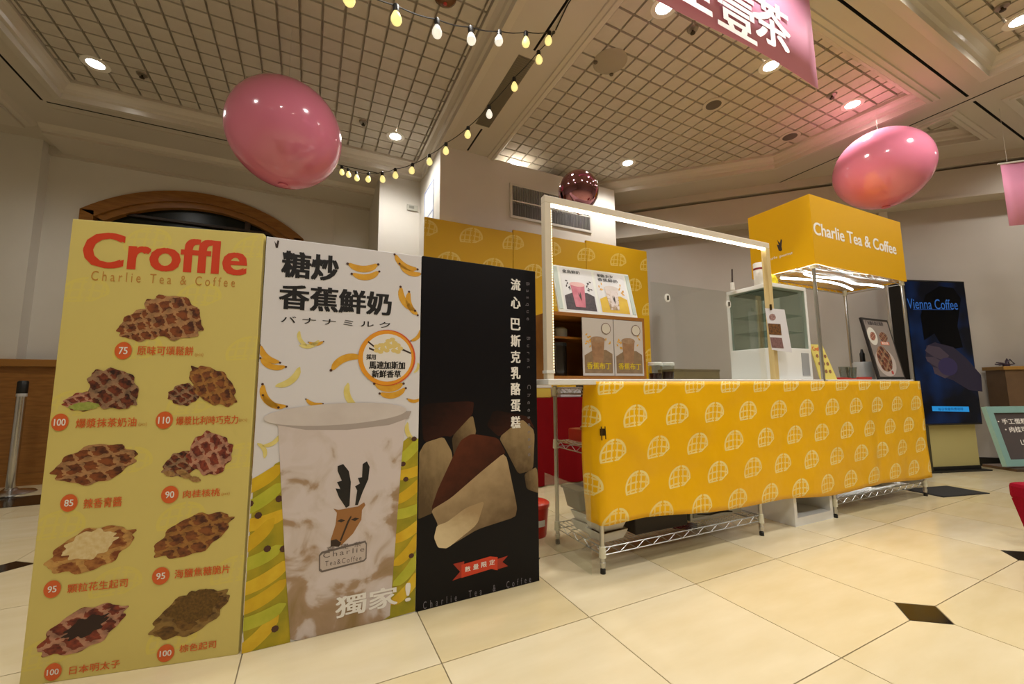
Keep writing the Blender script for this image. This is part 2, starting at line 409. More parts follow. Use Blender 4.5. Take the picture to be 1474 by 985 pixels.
def coffer(key, x_al, y_al, want):
    poly = COF[key]; mb = MB(); n = len(poly)
    loops = [[(p[0], p[1], z) for p in offset_poly(poly, d)] for d, z in PROF]
    for a, b in zip(loops, loops[1:]):
        mb.add(a + b, [(i, (i + 1) % n, n + (i + 1) % n, n + i) for i in range(n)])
    o = mb.build('cornice_moulding', cornice_m, ceiling)
    back = MB().prism(offset_poly(poly, 0.09), HT + 0.030, HT + 0.05).build('coffer_panel', groove_m, ceiling)
    cells = []
    xs = [p[0] for p in poly]; ys = [p[1] for p in poly]
    i0, i1 = int((min(xs) - x_al) / CELL) - 1, int((max(xs) - x_al) / CELL) + 1
    j0, j1 = int((min(ys) - y_al) / CELL) - 1, int((max(ys) - y_al) / CELL) + 1
    for i in range(i0, i1 + 1):
        for j in range(j0, j1 + 1):
            x, y = x_al + (i + .5) * CELL, y_al + (j + .5) * CELL
            if inside(poly, x, y, 0.14): cells.append((x, y))
    def score(c):
        d = Vector((c[0], c[1], HT)) - CAM; zz = d.dot(FW)
        if zz <= 0.1: return 1e6
        u, v = W / 2 + FPX * d.dot(RT) / zz, H / 2 - FPX * d.dot(UP) / zz
        return zz if (-20 < u < W + 20 and -20 < v < H) else 1e5 + zz
    edge = MB(); clip_to = offset_poly(poly, 0.105)
    for i in range(i0 - 1, i1 + 2):
        for j in range(j0 - 1, j1 + 2):
            x, y = x_al + (i + .5) * CELL, y_al + (j + .5) * CELL
            if (x, y) in cells: continue
            q = [(x - .069, y - .069), (x + .069, y - .069), (x + .069, y + .069), (x - .069, y + .069)]
            for a, b in zip(clip_to, clip_to[1:] + clip_to[:1]):
                d_ = lambda p: (b[0] - a[0]) * (p[1] - a[1]) - (b[1] - a[1]) * (p[0] - a[0])
                out = []
                for p0, p1 in zip(q, q[1:] + q[:1]):
                    u0, u1 = d_(p0), d_(p1)
                    if u0 >= 0: out.append(p0)
                    if u0 * u1 < 0: f_ = u0 / (u0 - u1); out.append((p0[0] + (p1[0] - p0[0]) * f_, p0[1] + (p1[1] - p0[1]) * f_))
                q = out
                if len(q) < 3: break
            if len(q) >= 3: edge.prism(q, HT - .004, HT + .030)
    if edge.v and want: tag(edge.build('cut_edge_tile', tile_m, back), kind='stuff')
    cells.sort(key=score)
    rest = MB()
    for k, (x, y) in enumerate(cells):
        if k < 300 and score((x, y)) < 1e5: link('ceiling_tile', ctile, back, (x, y, HT - 0.004))
        elif want: rest.add([(v.co.x + x, v.co.y + y, v.co.z + HT - 0.004) for v in ctile.vertices], [tuple(p.vertices) for p in ctile.polygons])
    if rest.v: tag(rest.build('distant_ceiling_tile', tile_m, back), kind='stuff')
coffer('left', 1.066, 3.091, True); coffer('mid', 1.975, 4.02, True); coffer('near', 1.975, 0.9, True); coffer('nearleft', 1.066, 0.9, False)
coffer('right', 6.1, 0.98, True); coffer('small', 5.88, 1.62, True)
# dark air slots in the beams
for (x0, x1, y0, y1) in SLOTS:
    mb = MB(); mb.v = [(x, y, z) for z in (HB, HB + .09) for x, y in rect(x0, x1, y0, y1)]
    mb.f = [(0, 1, 5, 4), (1, 2, 6, 5), (2, 3, 7, 6), (3, 0, 4, 7), (4, 5, 6, 7)]; mb.build('air_slot', slot_metal, ceiling)
box_obj('edge_bead', soffit_m, ceiling, -2.39, .68, 5.30, 5.315, HB - 0.012, HB + 0.001)
vent = MB()
for k in range(40): vent.add([(1.445, 2.76 + k * .0245, HB - .012), (1.59, 2.76 + k * .0245, HB - .012), (1.59, 2.772 + k * .0245, HB - .002), (1.445, 2.772 + k * .0245, HB - .002)], [(0, 1, 2, 3)])
vm = mat('vent_slat', 'a49a87', .5)
vg = box_obj('air_vent', mat('vent_dark', '857b69', .7), ceiling, 1.44, 1.595, 2.75, 3.745, HB - 0.003, HB + 0.001)
tag(vent.build('vent_slats', vm, vg), kind='stuff')

# ---- walls
YB = 6.22
wb = MB()
ax0, ax1, az, ap = -2.44, -0.16, 3.02, 3.44       # arched opening
acx = (ax0 + ax1) / 2; hw_ = (ax1 - ax0) / 2; rad = (hw_ ** 2 + (ap - az) ** 2) / (2 * (ap - az)); acz = ap - rad
def arc(off, n=24):
    pts = []
    r_ = rad + off; hw2 = hw_ + off; a = math.asin(min(1, hw2 / r_))
    for k in range(n + 1):
        t = -a + 2 * a * k / n; pts.append((acx + r_ * math.sin(t), acz + r_ * math.cos(t)))
    return pts
A = arc(0)
# wall around the opening: left, right, above (strips), below
wb.box(-5.4, ax0, YB, YB + .12, 0, HB); wb.box(ax1, 0.70, YB, YB + .12, 0, HB); wb.box(ax0, ax1, YB, YB + .12, 0, 1.30)
for (xa, za), (xb, zb) in zip(A, A[1:]):
    wb.prism([(xa, za), (xb, zb), (xb, HB), (xa, HB)], YB, YB + .12, 'y')
wall_back = tag(wb.build('wall_back', white_wall), 'white painted wall with arched window opening above wood wainscot', kind='structure')
pil = MB().box(-5.4, -2.74, YB - .16, YB, 0, HB).build('pilaster', white_wall, wall_back)
MB().box(0.215, 0.235, YB - .02, YB, 0, HB).build('wall_joint', white_wall, wall_back)
MB().box(-5.4, .72, YB - .05, YB, 3.60, HB).build('wall_cornice', soffit_m, wall_back)
lip = MB()
lip.prism([(5.66, HB), (5.70, HB - .035), (5.75, HB - .045), (5.75, HB - .07), (YB, HB - .075), (YB, HB)], -2.62, 0.70, 'x')
lip.prism([(-2.64, HB), (-2.68, HB - .035), (-2.73, HB - .045), (-2.73, HB - .07), (-5.4, HB - .075), (-5.4, HB)], -5.9, 5.72, 'y')
lip.build('cornice_step', cornice_m, ceiling)
w1 = MB(); F0, F1 = arc(0.0), arc(-0.13)
for k in range(len(F0) - 1):
    w1.prism([F1[k], F1[k + 1], F0[k + 1], F0[k]], YB - .035, YB + .10, 'y')
w1.box(ax0, ax0 + .12, YB - .035, YB + .10, 1.30, az); w1.box(ax1 - .12, ax1, YB - .035, YB + .10, 1.30, az)
win = tag(w1.build('window_1', oak), 'arched oak window frame with dark night glass', kind='structure')
F2 = arc(-0.20); w2 = MB()
for k in range(len(F2) - 1): w2.prism([F2[k], F2[k + 1], F1[k + 1], F1[k]], YB + .0, YB + .10, 'y')
w2.build('inner_frame', oak, win)
gp = [(ax0 + .1, 1.3), (ax1 - .1, 1.3)] + arc(-0.12)[::-1]
MB().prism(gp, YB + .08, YB + .09, 'y').build('pane', dark_glass, win)
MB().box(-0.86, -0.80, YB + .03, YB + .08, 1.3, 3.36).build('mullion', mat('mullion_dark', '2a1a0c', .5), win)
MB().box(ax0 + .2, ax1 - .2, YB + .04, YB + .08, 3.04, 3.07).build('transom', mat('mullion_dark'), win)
# wainscot
ws = MB(); ws.box(-5.4, .7, YB - .20, YB - .16, 0.1, 1.22)
wains = tag(ws.build('trim_1', oak), 'oak wainscot panelling along the wall', kind='structure')
MB().box(-5.4, .7, YB - .24, YB - .16, 1.20, 1.28).build('cap_rail', mat('oak_cap', '9a6a30', .35), wains, bevel=.01)
MB().box(-5.4, .7, YB - .22, YB - .16, 0, 0.12).build('skirting', oak, wains)
for k in range(8): MB().box(-5.2 + k * .75, -5.17 + k * .75, YB - .205, YB - .2, .12, 1.2).build('panel_batten', oak, wains)
# column and partition
colm = tag(MB().box(0.70, 1.22, 5.22, YB + .2, 0, HB).build('wall_column', white_wall), 'white square column beside the partition wall', kind='structure')
part = tag(MB().box(1.22, 2.12, 4.27, 5.24, 0, HB).box(3.28, 3.73, 4.27, 5.24, 0, HB).box(2.12, 3.28, 4.27, 5.24, 0, 3.03).box(2.12, 3.28, 4.27, 5.24, 3.41, HB).box(2.12, 3.28, 4.70, 5.24, 3.03, 3.41).build('wall_center', white_wall), 'cream partition wall with return air grille', kind='structure')
box_obj('plinth_line', soffit_m, part, 1.22, 3.73, 4.262, 4.27, 0, .12)
wl = tag(MB().box(-5.5, -5.4, -6, YB, 0, HB).build('wall_left', white_wall), kind='structure')
wf = tag(MB().box(-5.5, 9.9, -5.95, -5.85, 0, HB).build('wall_front', white_wall), kind='structure')
we = tag(MB().box(9.75, 9.85, -5.9, -.5, 0, HB).build('wall_far', white_wall), kind='structure')
# 45 degree wall on the right
DW = 9.10; dl = (DW / 2, DW / 2, 0); drz = R(-45)      # local x runs to the right, local -y faces the hall
wr = tag(MB().box(-3.2, 7.6, 0.0, 0.1, 0, HB).build('wall_right', grey_wall, None, dl, drz), 'warm grey diagonal wall behind the counter', kind='structure')
MB().box(-3.2, 7.6, -.22, 0, 3.22, 3.565).build('bulkhead', soffit_m, wr); MB().box(-3.2, 7.6, -.12, 0, 3.565, 3.60).build('reveal', soffit_m, wr); MB().box(-3.2, 7.6, -.22, 0, 3.60, HB).build('bulkhead_head', soffit_m, wr)
MB().box(-3.2, 7.6, -.25, -.22, 3.60, 3.70).build('bulkhead_cornice', cornice_m, wr)
MB().box(-3.2, 7.6, -.24, -.0, 3.19, 3.22).build('bulkhead_edge', soffit_m, wr)
for xx in (1.62, 2.9): MB().box(xx, xx + .09, -.05, 0, 0, 3.2).build('pilaster', white_wall, wr)
MB().box(-3.2, 7.6, -.02, 0, 0, .10).build('skirting', mat('dark_skirting', '1d1a16', .4), wr)

# ---- fittings on walls
g = thing('return_air_grille', 'wide metal return air grille high on the cream partition', 'grille', (2.09, 4.27, 3.00), 0)
gw, gh = 1.22, .44
fr = MB(); fr.box(0, gw, -.02, 0, 0, .03).box(0, gw, -.02, 0, gh - .03, gh).box(0, .03, -.02, 0, .03, gh - .03).box(gw - .03, gw, -.02, 0, .03, gh - .03).box(.03, gw - .03, -.018, 0, gh * .5 - .008, gh * .5 + .008)
fr.build('frame', mat('grille_frame', 'cfcac0', .5), g)
box_obj('backing', mat('grille_filter', '6a6864', .8), g, .035, gw - .035, .40, .42, .035, gh - .035)
sl = MB()
for k in range(48): sl.box(.04 + k * .0242, .047 + k * .0242, -.015, -.005, .03, gh - .03)
tag(sl.build('slats', mat('grille_slat', '8e8b88', .45, .3), g), kind='stuff')
sg = thing('wall_notice', 'white framed notice sheet with blue outline on the partition side', 'notice', (1.22, 4.72, 2.66), 0)
box_obj('sheet', mat('notice_paper', 'e8ebf0', .4), sg, -.008, 0, -.21, .21, 0, .75)
bf = MB().box(-.011, -.008, -.21, -.195, 0, .75).box(-.011, -.008, .195, .21, 0, .75).box(-.011, -.008, -.195, .195, 0, .015).box(-.011, -.008, -.195, .195, .735, .75).box(-.011, -.008, -.195, .195, .37, .38)
bf.build('border', mat('notice_blue', '8ea0cf', .5), sg)
sw = thing('wall_plate', 'small grey control plate on the white column', 'switch', (1.12, 5.22, 3.32))
box_obj('plate', mat('plate_grey', 'bdbbaf', .5), sw, -.07, .07, -.02, 0, -.04, .04, bevel=.004)
box_obj('display', mat('plate_dark', '8c8a80', .4), sw, -.045, .02, -.022, -.02, -.015, .02)

# ---- downlights: the hall's own lamps, in view and on behind the camera
def downlight(x, y, label='round recessed downlight glowing in the ceiling tiles', group='recessed ceiling downlights', kelvin=(1, .97, .92), off=''):
    t = thing('downlight' + off, label, 'ceiling light', (x, y, HT - .006), 0, group)
    MB().lathe([(.062, -.004), (.098, -.006), (.102, 0.0), (.062, 0.0)], 24, cap=False).build('trim_ring', mat('trim_white', 'e4dfd4', .4), t, smooth=True)
    MB().lathe([(.001, -.003), (.062, -.003), (.062, .0), (.001, 0)], 24).build('lens', mat('lamp_lens', 'ffffff', .3, emit=26, ecol='fffaf2'), t)
    l = bpy.data.lights.new('downlight_beam', 'SPOT'); l.energy = LAMP_W; l.spot_size = R(150); l.spot_blend = 0.7; l.shadow_soft_size = .07; l.color = kelvin
    o = bpy.data.objects.new('downlight_beam' + off, l); COL.objects.link(o); o.location = (0, 0, -.02); o.parent = t
for x, y, lb in [(-1.81, 4.58, 'bright downlight in the coffer corner above the arched window'), (.76, 4.51, 'downlight in the coffer corner above the white column'), (3.55, 3.79, 'downlight in the coffer tiles above the small chrome balloon'),
                 (2.26, 4.44, 'downlight half hidden behind the top edge of the cream partition'), (4.87, 1.94, 'downlight in the tiles right above the hanging pink balloon'), (3.60, 1.99, 'downlight showing below the lower edge of the pink banner'),
                 (2.29, 1.99, 'downlight in the tiles beside the beam and the pink banner'), (4.92, .84, 'downlight in the coffer past the seamed crossing beam')]: downlight(x, y, lb)
# the same lamp grid goes on in the coffers above and behind the camera
for k, (x, y) in enumerate([(-1.81, 1.99), (.76, 1.99), (3.6, .84), (2.29, .84), (-.5, .84), (.76, -.6), (-1.8, -.6), (2.29, -1.3), (3.6, -1.3), (4.92, -1.3), (7.2, .6), (7.2, -1.0)]):
    downlight(x, y, 'recessed downlight in the hall ceiling away from the counter', off='_%d_offscreen' % (k + 1))
for x, y, lb in [(3.584, 2.564, 'round grey ceiling speaker in the middle of the tiled coffer'), (4.859, 2.546, 'round grey ceiling speaker near the pink balloon and beam')]:
    t = thing('ceiling_speaker', lb, 'speaker', (x, y, HT - .006), 0, 'ceiling speakers')
    MB().lathe([(.088, -.005), (.105, -.006), (.108, 0), (.088, 0)], 24).build('rim', tile_m, t, smooth=True)
    MB().lathe([(.001, -.008), (.06, -.007), (.088, -.003), (.088, 0)], 24).build('grille', mat('speaker_grille', '5b5349', .6), t, smooth=True)
t = thing('ceiling_access_disc', 'pale round cover plate on the coffer tiles beside the beam', 'cover plate', (2.263, 2.585, HT - .006))
MB().lathe([(.001, -.012), (.13, -.01), (.15, 0), (.001, 0)], 28).build('disc', mat('cover_plate', 'a09582', .6), t, smooth=True)
for dx, dy in ((.1, .1), (-.12, .05)): MB().lathe([(.001, -.02), (.018, -.018), (.018, 0)], 10, (dx, dy, 0)).build('clip', mat('clip_brown', '5b5245', .6), t)
for x, y, lb in [(4.52, 1.958, 'chrome fire sprinkler near the bright downlight by the pink balloon'), (2.646, 2.032, 'fire sprinkler in the tiles beside the hanging pink banner'), (-1.485, 4.555, 'fire sprinkler beside the downlight above the arched window'), (.401, 4.398, 'fire sprinkler near the downlight behind the string lights'), (4.604, .862, 'fire sprinkler in the coffer tiles past the seamed beam')]:
    t = thing('fire_sprinkler', lb, 'sprinkler', (x, y, HT - .006), 0, 'ceiling sprinklers')
    MB().lathe([(.045, 0), (.04, -.01), (.02, -.012)], 16).build('escutcheon', mat('escutcheon', '9a9081', .35, .6), t, smooth=True)
    MB().lathe([(.008, 0), (.008, -.03), (.02, -.034), (.02, -.038), (.004, -.04)], 10).build('head', mat('sprinkler_brass', '4b4234', .3, .8), t)
t = thing('smoke_detector', 'dark amber dome detector at the coffer top above the string lights', 'detector', (.77, 2.62, HT - .006))
MB().lathe([(.07, 0), (.085, -.01), (.08, -.03), (.05, -.055), (.015, -.07), (.002, -.072)], 20).build('dome', mat('amber_dome', '6a4326', .25), t, smooth=True)
MB().lathe([(.012, -.06), (.014, -.076), (.002, -.08)], 10).build('sensor', mat('sensor_red', 'b5302a', .3), t)

# ================================================================== DISPLAY BOARDS
orange_red = mat('print_red', 'd4401c', .5); orange = mat('print_orange', 'd9632b', .5); thin_orange = mat('print_tan', 'c58a3c', .5)
ink = mat('print_black', '141214', .5); white_ink = mat('print_white', 'efece6', .5)
BT = 0.03
def board(p0, p1, h, m, label, name='display_board'):
    dx, dy = p1[0] - p0[0], p1[1] - p0[1]; w = math.hypot(dx, dy); rz = math.atan2(dy, dx)
    t = thing(name, label, 'display board', (p0[0], p0[1], 0), rz)
    MB().box(0, w, 0, BT, 0.0, h).build('panel', m, t, bevel=.002)
    S_ = Sheet(t, 0.0); S_.clip = (.001, w - .001, .001, h - .001)
    return t, w, S_
yellow_board = waffle_mat('croffle_board_print', 'd8c775', 'e3d25c', 0.36, 0.205, 0.075, 0.052, 0.06, 1.32, .45, .45, 'OBJ')
b1, w1_, S = board((-.806, 2.004), (-.192, 1.877), 1.585, yellow_board, 'yellow croffle menu board with brown pastries and orange price dots')
S.text('Croffle', 119, 335, 357, 397, orange_red, 2, .035)
S.text('Charlie Tea & Coffee', 131, 391, 339, 413, thin_orange, 2, 0.0, 1.5)
CR = {'plain': croffle_mat('pastry_plain', '4a2312', '8a4a22', 'c79a68', .2, 20), 'choc': croffle_mat('pastry_choc', '2f150e', '7c3a20', 'a98a6a', .24, 40),
      'pesto': croffle_mat('pastry_dark', '4a2313', '8c5228', 'b5823f', .2, 20), 'cheese': croffle_mat('pastry_cheese', '7a3d1c', 'b0743a', 'd3a75f', .3, 15),
      'floss': croffle_mat('pastry_floss', '4d3215', '7d5a26', '9a7a42', .27, 35), 'red': croffle_mat('pastry_red', '55201a', '93402a', 'd0a184', .23, 30)}
cream_print = mat('print_cream', 'd8bb7c', .5, noise='e6d3a4', nscale=60); matcha = mat('print_matcha', '8c9a3e', .5, noise='a9ad58', nscale=90)
crumb = mat('print_nut', 'b08a56', .5, noise='8b6336', nscale=120); floss_p = mat('print_floss', '75551f', .6, noise='54390f', nscale=140)
def leaf(cx, cy, L, B, ang, name, m, layer, wob=.05):
    """pointed oval pastry outline in board metres"""
    u, v = S.loc(cx, cy); k = abs(S.loc(cx + 10, cy)[0] - u) / 10; kv = abs(S.loc(cx, cy + 10)[1] - v) / 10
    a, b = L * k / 2, B * kv / 2; pts = []; n = 64
    for i in range(n):
        t = 2 * math.pi * i / n; c = math.cos(t); s_ = math.sin(t)
        w = 1 + wob * math.sin(9 * t + cx) + wob * .7 * math.sin(14 * t + cy)
        x = a * w * c; y = b * w * s_ * (1 - .35 * c * c)
        pts.append((u + x * math.cos(ang) - y * math.sin(ang), v + x * math.sin(ang) + y * math.cos(ang)))
    return S.raw(name, pts, m, layer)
# the nine pastries
leaf(208, 468, 78, 46, .35, 'pastry_picture', CR['plain'], 2); leaf(250, 457, 96, 62, -.55, 'pastry_picture', CR['plain'], 3)
leaf(122, 578, 62, 28, .1, 'pastry_picture', CR['red'], 2); leaf(122, 585, 46, 12, .05, 'filling_picture', matcha, 3); leaf(164, 560, 86, 56, -.7, 'pastry_picture', CR['choc'], 4)
leaf(266, 568, 48, 32, .1, 'pastry_picture', CR['choc'], 2); leaf(307, 556, 88, 44, -.75, 'pastry_picture', CR['pesto'], 3)
leaf(138, 668, 122, 56, .22, 'pastry_picture', CR['plain'], 2)
leaf(262, 668, 58, 36, .4, 'pastry_picture', CR['choc'], 2); leaf(303, 653, 66, 64, .3, 'pastry_picture', CR['red'], 3)
for q in ((244, 682), (268, 685), (281, 690), (262, 680)): leaf(q[0], q[1], 18, 8, -.3, 'nut_picture', crumb, 3)
leaf(132, 791, 130, 60, .35, 'pastry_picture', CR['cheese'], 2); leaf(130, 784, 78, 40, .3, 'sauce_picture', cream_print, 3, .08)
leaf(279, 770, 118, 54, .42, 'pastry_picture', CR['pesto'], 2)
leaf(120, 906, 132, 58, .42, 'pastry_picture', CR['red'], 2); leaf(124, 902, 66, 26, .4, 'sauce_picture', mat('print_choc', '2a1210', .5), 3, .12)
leaf(275, 883, 118, 58, .42, 'pastry_picture', CR['floss'], 2); leaf(282, 872, 76, 42, .3, 'topping_picture', floss_p, 3, .08)
for x, y, s_ in [(178, 505, '75'), (87, 608, '100'), (237, 605, '110'), (100, 724, '85'), (245, 712, '90'), (76, 848, '95'), (232, 829, '95'), (77, 967, '100'), (239, 940, '100')]:
    S.ell('price_dot', x, y, 12.5, 12.5, orange, 4)
    hw2 = 8.5 if len(s_) == 3 else 6.5
    S.text(s_, x - hw2, y - 5.2, x + hw2, y + 5.2, white_ink, 5, .02)
for s_, x0, y0, x1, y1 in [('原味可頌鬆餅', 198, 498, 279, 512), ('爆漿抹茶奶油', 110, 601, 197, 616), ('爆漿比利時巧克力', 254, 598, 343, 612), ('辣香青醬', 121, 715, 176, 732), ('肉桂核桃', 264, 703, 317, 717),
                           ('顆粒花生起司', 98, 833, 184, 853), ('海鹽焦糖脆片', 252, 813, 331, 832), ('日本明太子', 101, 950, 173, 970), ('棕色起司', 259, 922, 311, 939)]:
    S.text(s_, x0, y0, x1, y1, orange, 4, .012)
for x, y in [(287, 511), (206, 611), (350, 605), (325, 711)]: S.text('(pcs)', x - 6, y - 3, x + 6, y + 3, thin_orange, 4)

# ---- banana milk board
b2, w2_, S = board((-.182, 1.875), (.448, 1.862), 1.575, mat('white_board_print', 'dedbde', .4), 'white banana milk board with a printed cup and bananas')
ban = mat('print_banana', 'e2ac38', .5, noise='d2951f', nscale=25); ban_pale = mat('print_banana_pale', 'e6d98c', .5, noise='dcc76a', nscale=25); tip = mat('print_banana_tip', '4d2c20', .5)
def banana(cx, cy, L, ang, m=None, layer=2, bend=.35, thick=.2, tips=True):
    u, v = S.loc(cx, cy); k = abs(S.loc(cx + 10, cy)[0] - u) / 10; a = L * k / 2
    up, dn = [], []
    for i in range(11):
        t = -1 + .2 * i; y = bend * (t * t - .5); th = thick * (1 - t ** 4) ** .5 + .03
        up.append((t, y + th)); dn.append((t, y - th))
    rot_ = lambda p: (u + a * (p[0] * math.cos(ang) - p[1] * math.sin(ang)), v + a * (p[0] * math.sin(ang) + p[1] * math.cos(ang)))
    S.raw('banana_picture', [rot_(p) for p in dn + up[::-1]], m or ban, layer)
    if tips:
        for sgn in (-1, 1):
            c0 = (sgn * 1.0, bend * .5); S.raw('banana_tip', [rot_((c0[0] + .09 * math.cos(q), c0[1] + .09 * math.sin(q))) for q in [i * .785 for i in range(8)]], tip, layer + 1)
for cx, cy, L, an in [(523, 384, 44, .1), (527, 396, 40, .2), (583, 380, 38, -.5), (590, 390, 34, -.35), (584, 432, 40, -1.0), (592, 438, 36, -1.2), (386, 512, 42, -.75), (392, 525, 40, -.35), (497, 520, 48, 3.6),
                      (386, 572, 46, -1.0), (394, 580, 40, -.5), (560, 556, 42, .0), (566, 566, 38, .2), (452, 580, 26, -.3), (600, 484, 22, .9), (596, 576, 20, 0), (455, 494, 22, .1)]: banana(cx, cy, L, an)
for cx, cy, L, an in [(434, 488, 26, -1.1), (446, 496, 30, .3), (417, 545, 46, .75), (504, 570, 40, -1.2), (589, 622, 28, -1.2), (378, 648, 28, 2.0), (392, 636, 30, .6), (600, 530, 16, 1.2)]: banana(cx, cy, L, an, ban_pale, 2, tips=False)
# heap of bananas behind the cup
heap = mat('print_banana_heap', 'b9a21a', .5, noise='8f8a14', nscale=12)
S.poly('banana_heap', [(365, 700), (380, 690), (396, 668), (412, 660), (418, 930), (352, 941), (349.5, 900)], heap, 2)
S.poly('banana_heap', [(565, 660), (575, 640), (590, 628), (603, 640), (597.5, 880), (552, 893)], heap, 2)
bm_ = [mat('print_banana_ripe', 'd9b51c', .5, noise='c9a012', nscale=14), mat('print_banana_green', 'c4c03a', .5, noise='aeb02a', nscale=14), mat('print_banana_gold', 'e3c22e', .5, noise='d2a716', nscale=14)]
rr = random.Random(3)
for k in range(9):
    banana(366 + rr.uniform(-4, 14) - k * 0.9, 694 + k * 28, 92, rr.uniform(.1, .75), bm_[k % 3], 3 + (k % 2) * .4 + .02 * k, .18, .20, False)
for x, y in ((402, 718), (372, 742), (385, 790), (360, 725), (408, 790), (396, 905)): S.ell('banana_tip', x, y, 5.5, 5, tip, 4.2, 8)
for k in range(8): banana(586 + rr.uniform(-5, 3), 652 + k * 28, 54, rr.uniform(.1, .9), bm_[(k + 1) % 3], 3 + (k % 2) * .4 + .02 * k, .18, .24, False)
for x, y in ((580, 668), (584, 690), (592, 800), (596, 632)): S.ell('banana_tip', x, y, 4, 3.6, tip, 4.2, 8)
# cup
def milk_print():
    """marbled milk tea as printed on the board: pale above, tan clouds, darker tea low in the cup"""
    m = bpy.data.materials.new('print_milk_tea'); m.use_nodes = True; nt = m.node_tree; b_ = nt.nodes['Principled BSDF']
    tc = nt.nodes.new('ShaderNodeTexCoord'); mp = nt.nodes.new('ShaderNodeMapping'); mp.inputs['Scale'].default_value = (1.0, 1, 1.6)
    nt.links.new(tc.outputs['Generated'], mp.inputs[0]); nz = nt.nodes.new('ShaderNodeTexNoise'); nz.inputs['Scale'].default_value = 3.4; nz.inputs['Detail'].default_value = 4; nz.inputs['Distortion'].default_value = .8
    nt.links.new(mp.outputs[0], nz.inputs['Vector']); sp = nt.nodes.new('ShaderNodeSeparateXYZ'); nt.links.new(tc.outputs['Generated'], sp.inputs[0])
    k = N(nt, 'ADD', nz.outputs[0], N(nt, 'MULTIPLY', N(nt, 'SUBTRACT', .55, sp.outputs[2]), .30))
    rp = nt.nodes.new('ShaderNodeValToRGB'); e = rp.color_ramp.elements
    e[0].position = .42; e[0].color = lin('d6cac8'); e[1].position = .80; e[1].color = lin('8f7548')
    q = e.new(.53); q.color = lin('cdbfb8'); q = e.new(.60); q.color = lin('a98d72')
    nt.links.new(k, rp.inputs[0]); nt.links.new(rp.outputs[0], b_.inputs['Base Color']); b_.inputs['Roughness'].default_value = .5
    MATS['print_milk_tea'] = m; return m
milk = milk_print(); lid_m = mat('print_cup_lid', 'cabfba', .5, noise='d6cdc8', nscale=8); rim_m = mat('print_cup_rim', 'ada19b', .5); plate_f = mat('print_plate_field', 'c2b4ac', .5)
S.poly('cup_picture', [(400, 606), (584, 600), (578, 660), (561, 886), (549, 894), (430, 922), (418, 920), (410, 800)], milk, 4.6)
S.poly('cup_rim', [(389, 602), (398, 612), (440, 619), (500, 619), (560, 612), (588, 602), (592, 592), (386.5, 596)], rim_m, 5.0)
S.ell('cup_lid', 489, 596, 102, 15.5, lid_m, 5.3, 36, ang=.03)
# stag emblem and name plate on the cup
brown_ink = mat('print_brown', '9c6a3a', .5); dkb = mat('print_dark_brown', '33221a', .5)
S.poly('stag_antler', [(498, 731), (488, 716), (483, 703), (490, 704), (485, 694), (492, 692), (486, 678), (486, 671), (494, 668), (502, 678), (505, 694), (503, 728)], ink, 6.2)
S.poly('stag_antler', [(511, 727), (514, 706), (511, 700), (518, 696), (515, 688), (521, 687), (522, 668), (528, 664), (532, 672), (530, 690), (522, 708), (515, 727)], ink, 6.2)
S.poly('stag_head', [(480, 732), (487, 734), (498, 732), (515, 729), (524, 723), (526, 727), (521, 734), (520, 748), (508, 768), (491, 785), (477, 785), (476, 777), (483, 755), (485, 738)], brown_ink, 6.0)
S.poly('stag_nose', [(476, 786), (476, 778), (484, 776), (491, 781), (488, 787)], dkb, 6.4)
for q in ([(489, 778), (500, 750), (505, 742), (506, 744), (502, 752), (491, 779)], [(485, 750), (491, 747), (497, 749), (491, 752)], [(505, 748), (511, 745), (517, 746), (511, 750)]): S.poly('stag_line', q, dkb, 6.4)
S.poly('name_plate', [(463, 794), (526, 778), (528, 782), (527.5, 804), (524, 808), (463, 824), (459, 821), (459, 799)], mat('print_plate_line', '6d625e', .5), 6.0)
S.poly('name_plate_field', [(464, 797), (525, 781), (526.5, 784), (526, 803), (523, 806), (464, 821), (461, 818), (461, 800)], plate_f, 6.3)
for s_, x0, y0, x1, y1 in [('査 理 茶', 470, 792, 520, 797), ('Charlie', 465, 801, 524, 804), ('Tea&Coffee', 468, 813, 520, 813)]:
    (u0, v0), (u1, v1) = S.loc(x0, y0), S.loc(x1, y1); S.text(s_, u0, v0 + .014, u1, v0 - .006, mat('print_plate_text', '6a5e5a', .5), 6.6, .0, 1.3, metric=True)
S.text('獨家', 483, 843, 572, 888, white_ink, 7, .03); S.text('!', 583, 838, 591, 866, white_ink, 7, .03)
# headline and badge
S.text('糖炒', 405, 361, 488, 406, ink, 2, .035); S.text('香蕉鮮奶', 401, 410, 564, 455, ink, 2, .035)
S.text('バナナミルク', 404, 456, 562, 472, ink, 2, .01, 1.5)
S.poly('stag_mark', [(397, 357), (395, 347), (398, 352), (399.5, 346), (402, 347), (400, 357)], dkb, 2)
for r_, m_, ly in [(41, mat('print_badge_red', 'd2562a', .5), 4), (40, mat('print_badge_orange', 'e79a22', .5), 4.4), (35, mat('print_badge_white', 'e6e1dd', .5), 5)]:
    S.ell('badge', 558 - (1.5 if ly == 4.4 else 0), 515, r_, r_ * .98, m_, ly, 36)
for x, y in ((555, 500), (571, 502), (563, 494), (546, 502)):
    for k in range(5):
        t = k * 1.257; S.ell('flower_petal', x + 5 * math.cos(t), y + 5 * math.sin(t), 4.2, 3, mat('print_vanilla', 'dfc67a' if x != 563 else '7d9450', .5), 5.5 + .05 * k, 10)
for q in ([(530, 491), (545, 503), (544, 505), (529, 493)], [(531, 500), (548, 507), (547, 509), (531, 503)], [(575, 500), (592, 508), (591, 510), (575, 503)]): S.poly('vanilla_pod', q, dkb, 5.4)
